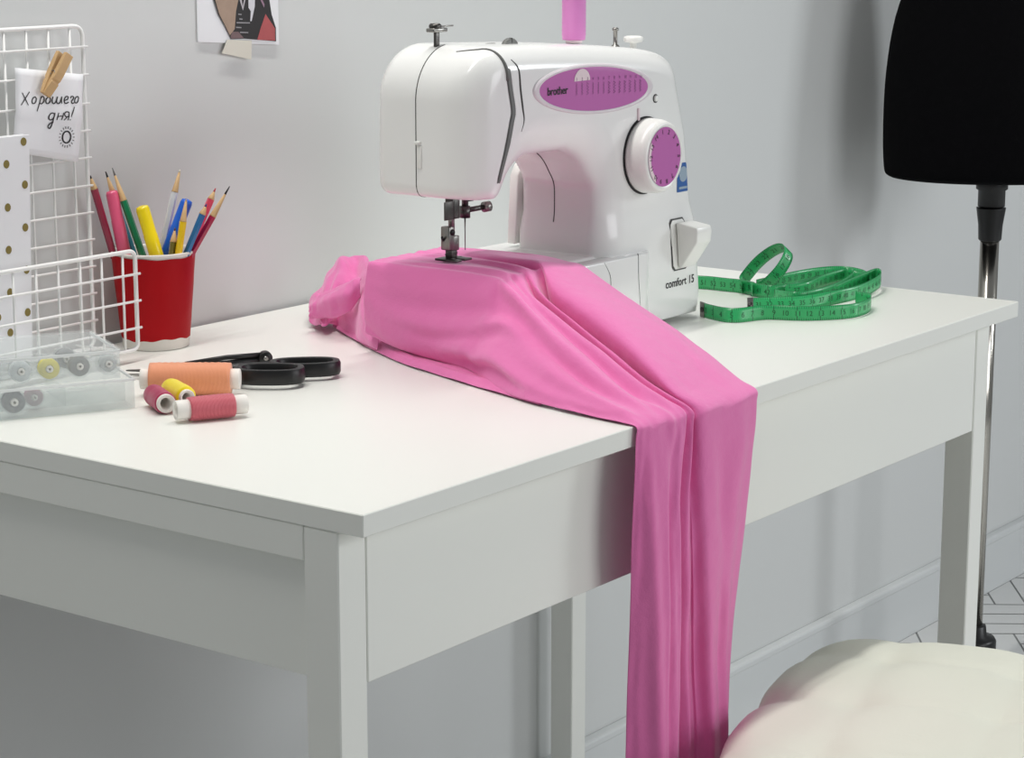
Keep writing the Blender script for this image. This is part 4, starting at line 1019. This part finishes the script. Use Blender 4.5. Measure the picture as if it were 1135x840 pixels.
def ribbon(P, Wv, n=8, base=True, num0=1, edge_up=None):
    """P: points of the lower edge (or middle) of the band, Wv: directions across it"""
    P = crom(P, n); W_ = crom(Wv, n); W_ /= np.linalg.norm(W_, axis=1, keepdims=True)
    s = np.r_[0, np.cumsum(np.linalg.norm(np.diff(P, axis=0), axis=1))]
    lo = P if base else P - W_ * TW / 2
    V = np.vstack([lo + W_ * TW * k / 4 for k in range(5)]); k_ = len(P)
    F = [(j * k_ + i, j * k_ + i + 1, (j + 1) * k_ + i + 1, (j + 1) * k_ + i) for j in range(4) for i in range(k_ - 1)]
    UV = np.vstack([np.stack([s, np.full(k_, k / 4)], 1) for k in range(5)])
    nums = []
    def place(V2):
        out = []
        for u, v in V2:
            i = min(max(np.searchsorted(s, u) - 1, 0), k_ - 2); t = (u - s[i]) / (s[i + 1] - s[i] + 1e-9); out.append((lo[i] * (1 - t) + lo[i + 1] * t, W_[i] * (1 - t) + W_[i + 1] * t, np.cross(P[i + 1] - P[i], W_[i]), v))
        return out
    NV_, NF_ = [], []
    q = 0
    while .012 + q * .0127 < s[-1] - .008:
        v, f = text2d(str((num0 + q) % 60 + 1), .0078); v = v - (v.max(0) + v.min(0)) / 2
        for sg in (1, -1):
            pl = place([(.012 + q * .0127 + a * sg, TW / 2 + b_) for a, b_ in v])
            n0 = len(NV_)
            for o, w_, nn, vv in pl: nn = nn / (np.linalg.norm(nn) + 1e-9); NV_.append(o + w_ * vv + nn * .00035 * sg)
            NF_ += [[i + n0 for i in ff] for ff in f]
        q += 1
    return V, F, UV, NV_, NF_
def Tz(px, py, z=.0007): return at(px, py, 'z', z)
up_ = np.array([0, 0, 1.])
strands = []
# front strand, from the metal end by the machine to the right turn, then back under itself
P = [Tz(776, 350.5), Tz(788, 354), Tz(803, 357), Tz(820, 357.5), Tz(850, 354.5), Tz(885, 355.5), Tz(915, 355), Tz(945, 352.5), Tz(962, 347), Tz(964, 341), Tz(948, 338)]
strands.append((P, [up_ * 1 + FH * .25] * 4 + [up_] * 7, 1))
# strand with the second metal end, out to the far right turn and back into the coil
P = [Tz(829, 346), Tz(850, 345), Tz(880, 344), Tz(905, 342), Tz(930, 338.5), Tz(955, 333), Tz(972, 326), Tz(976, 321), Tz(970, 318), Tz(950, 324), Tz(925, 333), Tz(905, 336)]
P = [p + up_ * h for p, h in zip(P, (0, 0, .0, .001, .002, .003, .005, .006, .006, .004, .002, 0))]
strands.append((P, [up_ * .9 + FH * .4] * 4 + [up_] * 8, 30))
# inner loop
P = [Tz(858, 336), Tz(880, 341), Tz(905, 338.5), Tz(928, 332), Tz(942, 325), Tz(945, 320), Tz(936, 318), Tz(915, 323), Tz(895, 330), Tz(870, 332)]
P = [p + up_ * h for p, h in zip(P, (0, .002, .003, .004, .006, .007, .006, .005, .003, .001))]
strands.append((P, [up_] * 10, 12))
# wide back bow, two turns
P = [Tz(832, 328), Tz(856, 331.5), Tz(880, 328), Tz(905, 321), Tz(930, 316), Tz(950, 315.5), Tz(962, 319), Tz(964, 325), Tz(955, 330)]
strands.append((P, [up_] * 9, 40))
P = [Tz(838, 326), Tz(860, 322), Tz(885, 316.5), Tz(910, 312.5), Tz(935, 311.5), Tz(954, 314), Tz(964, 318)]
P = [p + up_ * h for p, h in zip(P, (.001, .002, .002, .002, .002, .001, .0))]
strands.append((P, [up_] * 7, 21))
# rear strand coming from behind the machine
P = [Tz(768, 320), Tz(785, 321), Tz(803, 323), Tz(822, 325), Tz(836, 328)]
strands.append((P, [up_] * 5, 50))
# the standing loop
c_ = at_facing(848, 300, Tz(846, 322)); v1 = RT * .70 + ZZ * .714; nn = -RT * .714 + ZZ * .70; v2 = FH * .93 + nn * .36; nw = nn * .93 - FH * .36
P, W2 = [], []
for k in range(13):
    a = math.radians(196 - k * 28); P.append(c_ + v1 * .0355 * math.cos(a) - v2 * .0235 * math.sin(a)); W2.append(nw)
P = [Tz(822, 322, .006)] + P + [Tz(834, 326, .005)]; W2 = [up_] + W2 + [up_]
P[0] = P[0] + up_ * .006; P[-1] = P[-1] + up_ * .006
strands.append((P, W2, 8, False))
bands = []
for s_ in strands:
    V, F, U, a, b_ = ribbon(s_[0], s_[1], 7, s_[3] if len(s_) > 3 else True, s_[2])
    V = np.array(V); V[:, 2] = np.maximum(V[:, 2], .0005)
    tb_ = obj('band', V, F, M['tape_green'], tm); bands.append(tb_)
    uvl = tb_.data.uv_layers.new(name='UVMap'); vi = np.empty(len(tb_.data.loops), int); tb_.data.loops.foreach_get('vertex_index', vi); uvl.data.foreach_set('uv', U[vi].ravel())
    solid(tb_, .0003)
    a = np.array(a); a[:, 2] = np.maximum(a[:, 2], .0006); obj('numerals', a, b_, M['tape_ink'], tb_, smooth=False)
for (p, q, w_) in ((Tz(776.5, 350.5), Tz(781, 352), up_ * 1 + FH * .25), (Tz(828.5, 346), Tz(835, 345.8), up_ * .9 + FH * .4)):
    w_ = w_ / np.linalg.norm(w_); n = np.cross(q - p, w_); n /= np.linalg.norm(n); n = n * (1 if n @ FH < 0 else -1); d = q - p
    V = [p - w_ * .0003 + n * .0008, q - w_ * .0003 + n * .0008, q + w_ * (TW + .0003) + n * .0008, p + w_ * (TW + .0003) + n * .0008]; V += [v - n * .0016 for v in V]
    e = obj('metal_end', V, [(0, 1, 2, 3), (7, 6, 5, 4), (0, 4, 5, 1), (1, 5, 6, 2), (2, 6, 7, 3), (3, 7, 4, 0)], M['steel'], tm, smooth=False)
    c = (p + q) / 2 + w_ * TW / 2 + n * .0009; obj('eyelet', *xf(lathe([(.0022, 0), (.0030, .0004), (.0030, .0007), (.0016, .0007), (.0016, .0001), (0, .0001)], 20), frame_z(n, c)), M['steeld'], e)

# ================================================================== poster on the wall
def W(L, lift): return [tuple(at(px, py, 'y', WY - lift)) for px, py in L]
bl, br = at(218, 46.5, 'y', WY), at(307, 49.5, 'y', WY)
ps = thing('fashion_print', 'white paper print with a dark collage figure, taped to the wall', 'print', (.545, WY - .001, .287))
V = [(bl[0], WY - .0022, bl[2]), (br[0], WY - .0030, br[2]), (br[0] + .002, WY - .0012, br[2] + .17), (bl[0] + .001, WY - .0012, bl[2] + .165)]
V += [(x, WY - .0006, z) for x, y, z in V]
obj('sheet', V, [(0, 1, 2, 3), (7, 6, 5, 4), (0, 4, 5, 1), (1, 5, 6, 2), (2, 6, 7, 3), (3, 7, 4, 0)], M['paper'], ps, smooth=False)
def zc(L): return [(200 + x * .1233, y * .1233) for x, y in L]
def patch(name, L, rgb, lift):
    m = mat('print_ink', rgb, .6, var=.18, vscale=90); obj(name, W(zc(L), lift), [tuple(range(len(L)))], m, ps, smooth=False)
patch('printed_shape', [(420, -700), (330, -520), (270, -300), (292, -80), (300, 0), (340, 130), (395, 230), (445, 330), (458, 352), (575, 347), (860, 372), (858, 250), (820, 130), (800, 0), (790, -80), (830, -330), (760, -560), (640, -700)], (34, 30, 32), .0034)
patch('printed_shape', [(440, -660), (350, -500), (290, -300), (304, -80), (312, 0), (350, 130), (400, 225), (444, 318), (488, 262), (500, 100), (520, 0), (525, -80), (540, -420), (520, -640)], (166, 142, 124), .0036)
patch('printed_shape', [(448, 330), (470, 285), (520, 285), (570, 342), (460, 348)], (120, 96, 98), .0036)
patch('printed_shape', [(765, 125), (850, 255), (852, 365), (690, 358), (722, 250)], (176, 82, 84), .0036)
patch('printed_shape', [(610, -40), (670, -40), (668, 60), (640, 190), (628, 190), (632, 100), (612, 70)], (214, 214, 220), .0038)
patch('printed_shape', [(520, -40), (545, -40), (560, 60), (580, -40), (592, -40), (562, 95)], (196, 190, 196), .0038)
for x, y, w_ in ((520, 122, 30), (530, 165, 28), (505, 198, 120), (500, 240, 48), (535, 285, 75)): patch('printed_line', [(x, y), (x + w_, y + 3), (x + w_, y + 13), (x, y + 11)], (150, 148, 152), .0038)
patch('printed_shape', [(700, -40), (720, -40), (756, 40), (752, 70)], (150, 120, 140), .0038)
V = W([(252, 44), (279, 45), (278.5, 66), (246, 59)], .0040); tp = obj('tape_strip', V, [(0, 1, 2, 3)], M['tape'], origin=(.56, WY - .004, .27), smooth=False); solid(tp, .0003)
tag(tp, 'short strip of cream masking tape holding the lower edge of the print', 'tape')
# ================================================================== light, camera
wd = bpy.data.worlds.new('world'); bpy.context.scene.world = wd; wd.use_nodes = True
bg = wd.node_tree.nodes['Background']; bg.inputs[0].default_value = (.93, .97, 1.0, 1); bg.inputs[1].default_value = .22
def area(name, loc, target, sx, sy, power, col=(1, 1, 1), spin=0):
    l = bpy.data.lights.new(name, 'AREA'); l.shape = 'RECTANGLE'; l.size = sx; l.size_y = sy; l.energy = power; l.color = col
    o = bpy.data.objects.new(name, l); C.objects.link(o); o.location = loc
    o.rotation_euler = (Vector(target) - Vector(loc)).to_track_quat('-Z', 'Y').to_euler(); return o
area('ceiling_tube', (.25, .36, 1.75), (.25, .36, 0), 2.2, .06, 26.5, (1, .98, .94))
area('window_light', (3.4, -2.05, 1.0), (.9, .3, 0), .6, .6, 25, (.93, .97, 1))
area('fill_light', (1.3, -3.5, .9), (.4, .3, -.2), 2.0, 1.6, 38, (.97, .98, 1))  # added soft frontal fill to even out the brightness, not a lamp of the room
cam = bpy.data.cameras.new('camera'); co = bpy.data.objects.new('camera', cam); C.objects.link(co)
cam.sensor_width = 36; cam.lens = FPX * 36 / 1135; cam.clip_start = .05
co.location = CAM
co.rotation_euler = Matrix([[RT[i], UU[i], -DD[i]] for i in range(3)]).to_euler()
sc = bpy.context.scene; sc.camera = co
sc.view_settings.view_transform = 'Standard'; sc.view_settings.look = 'None'; sc.view_settings.gamma = 1; sc.view_settings.exposure = 0
sc.view_settings.use_curve_mapping = False
sc.cycles.max_bounces = 8; sc.cycles.transparent_max_bounces = 16
for o in list(sc.objects):                                       # raise everything: floor at z = 0
    if o.parent is None: o.location.z += T
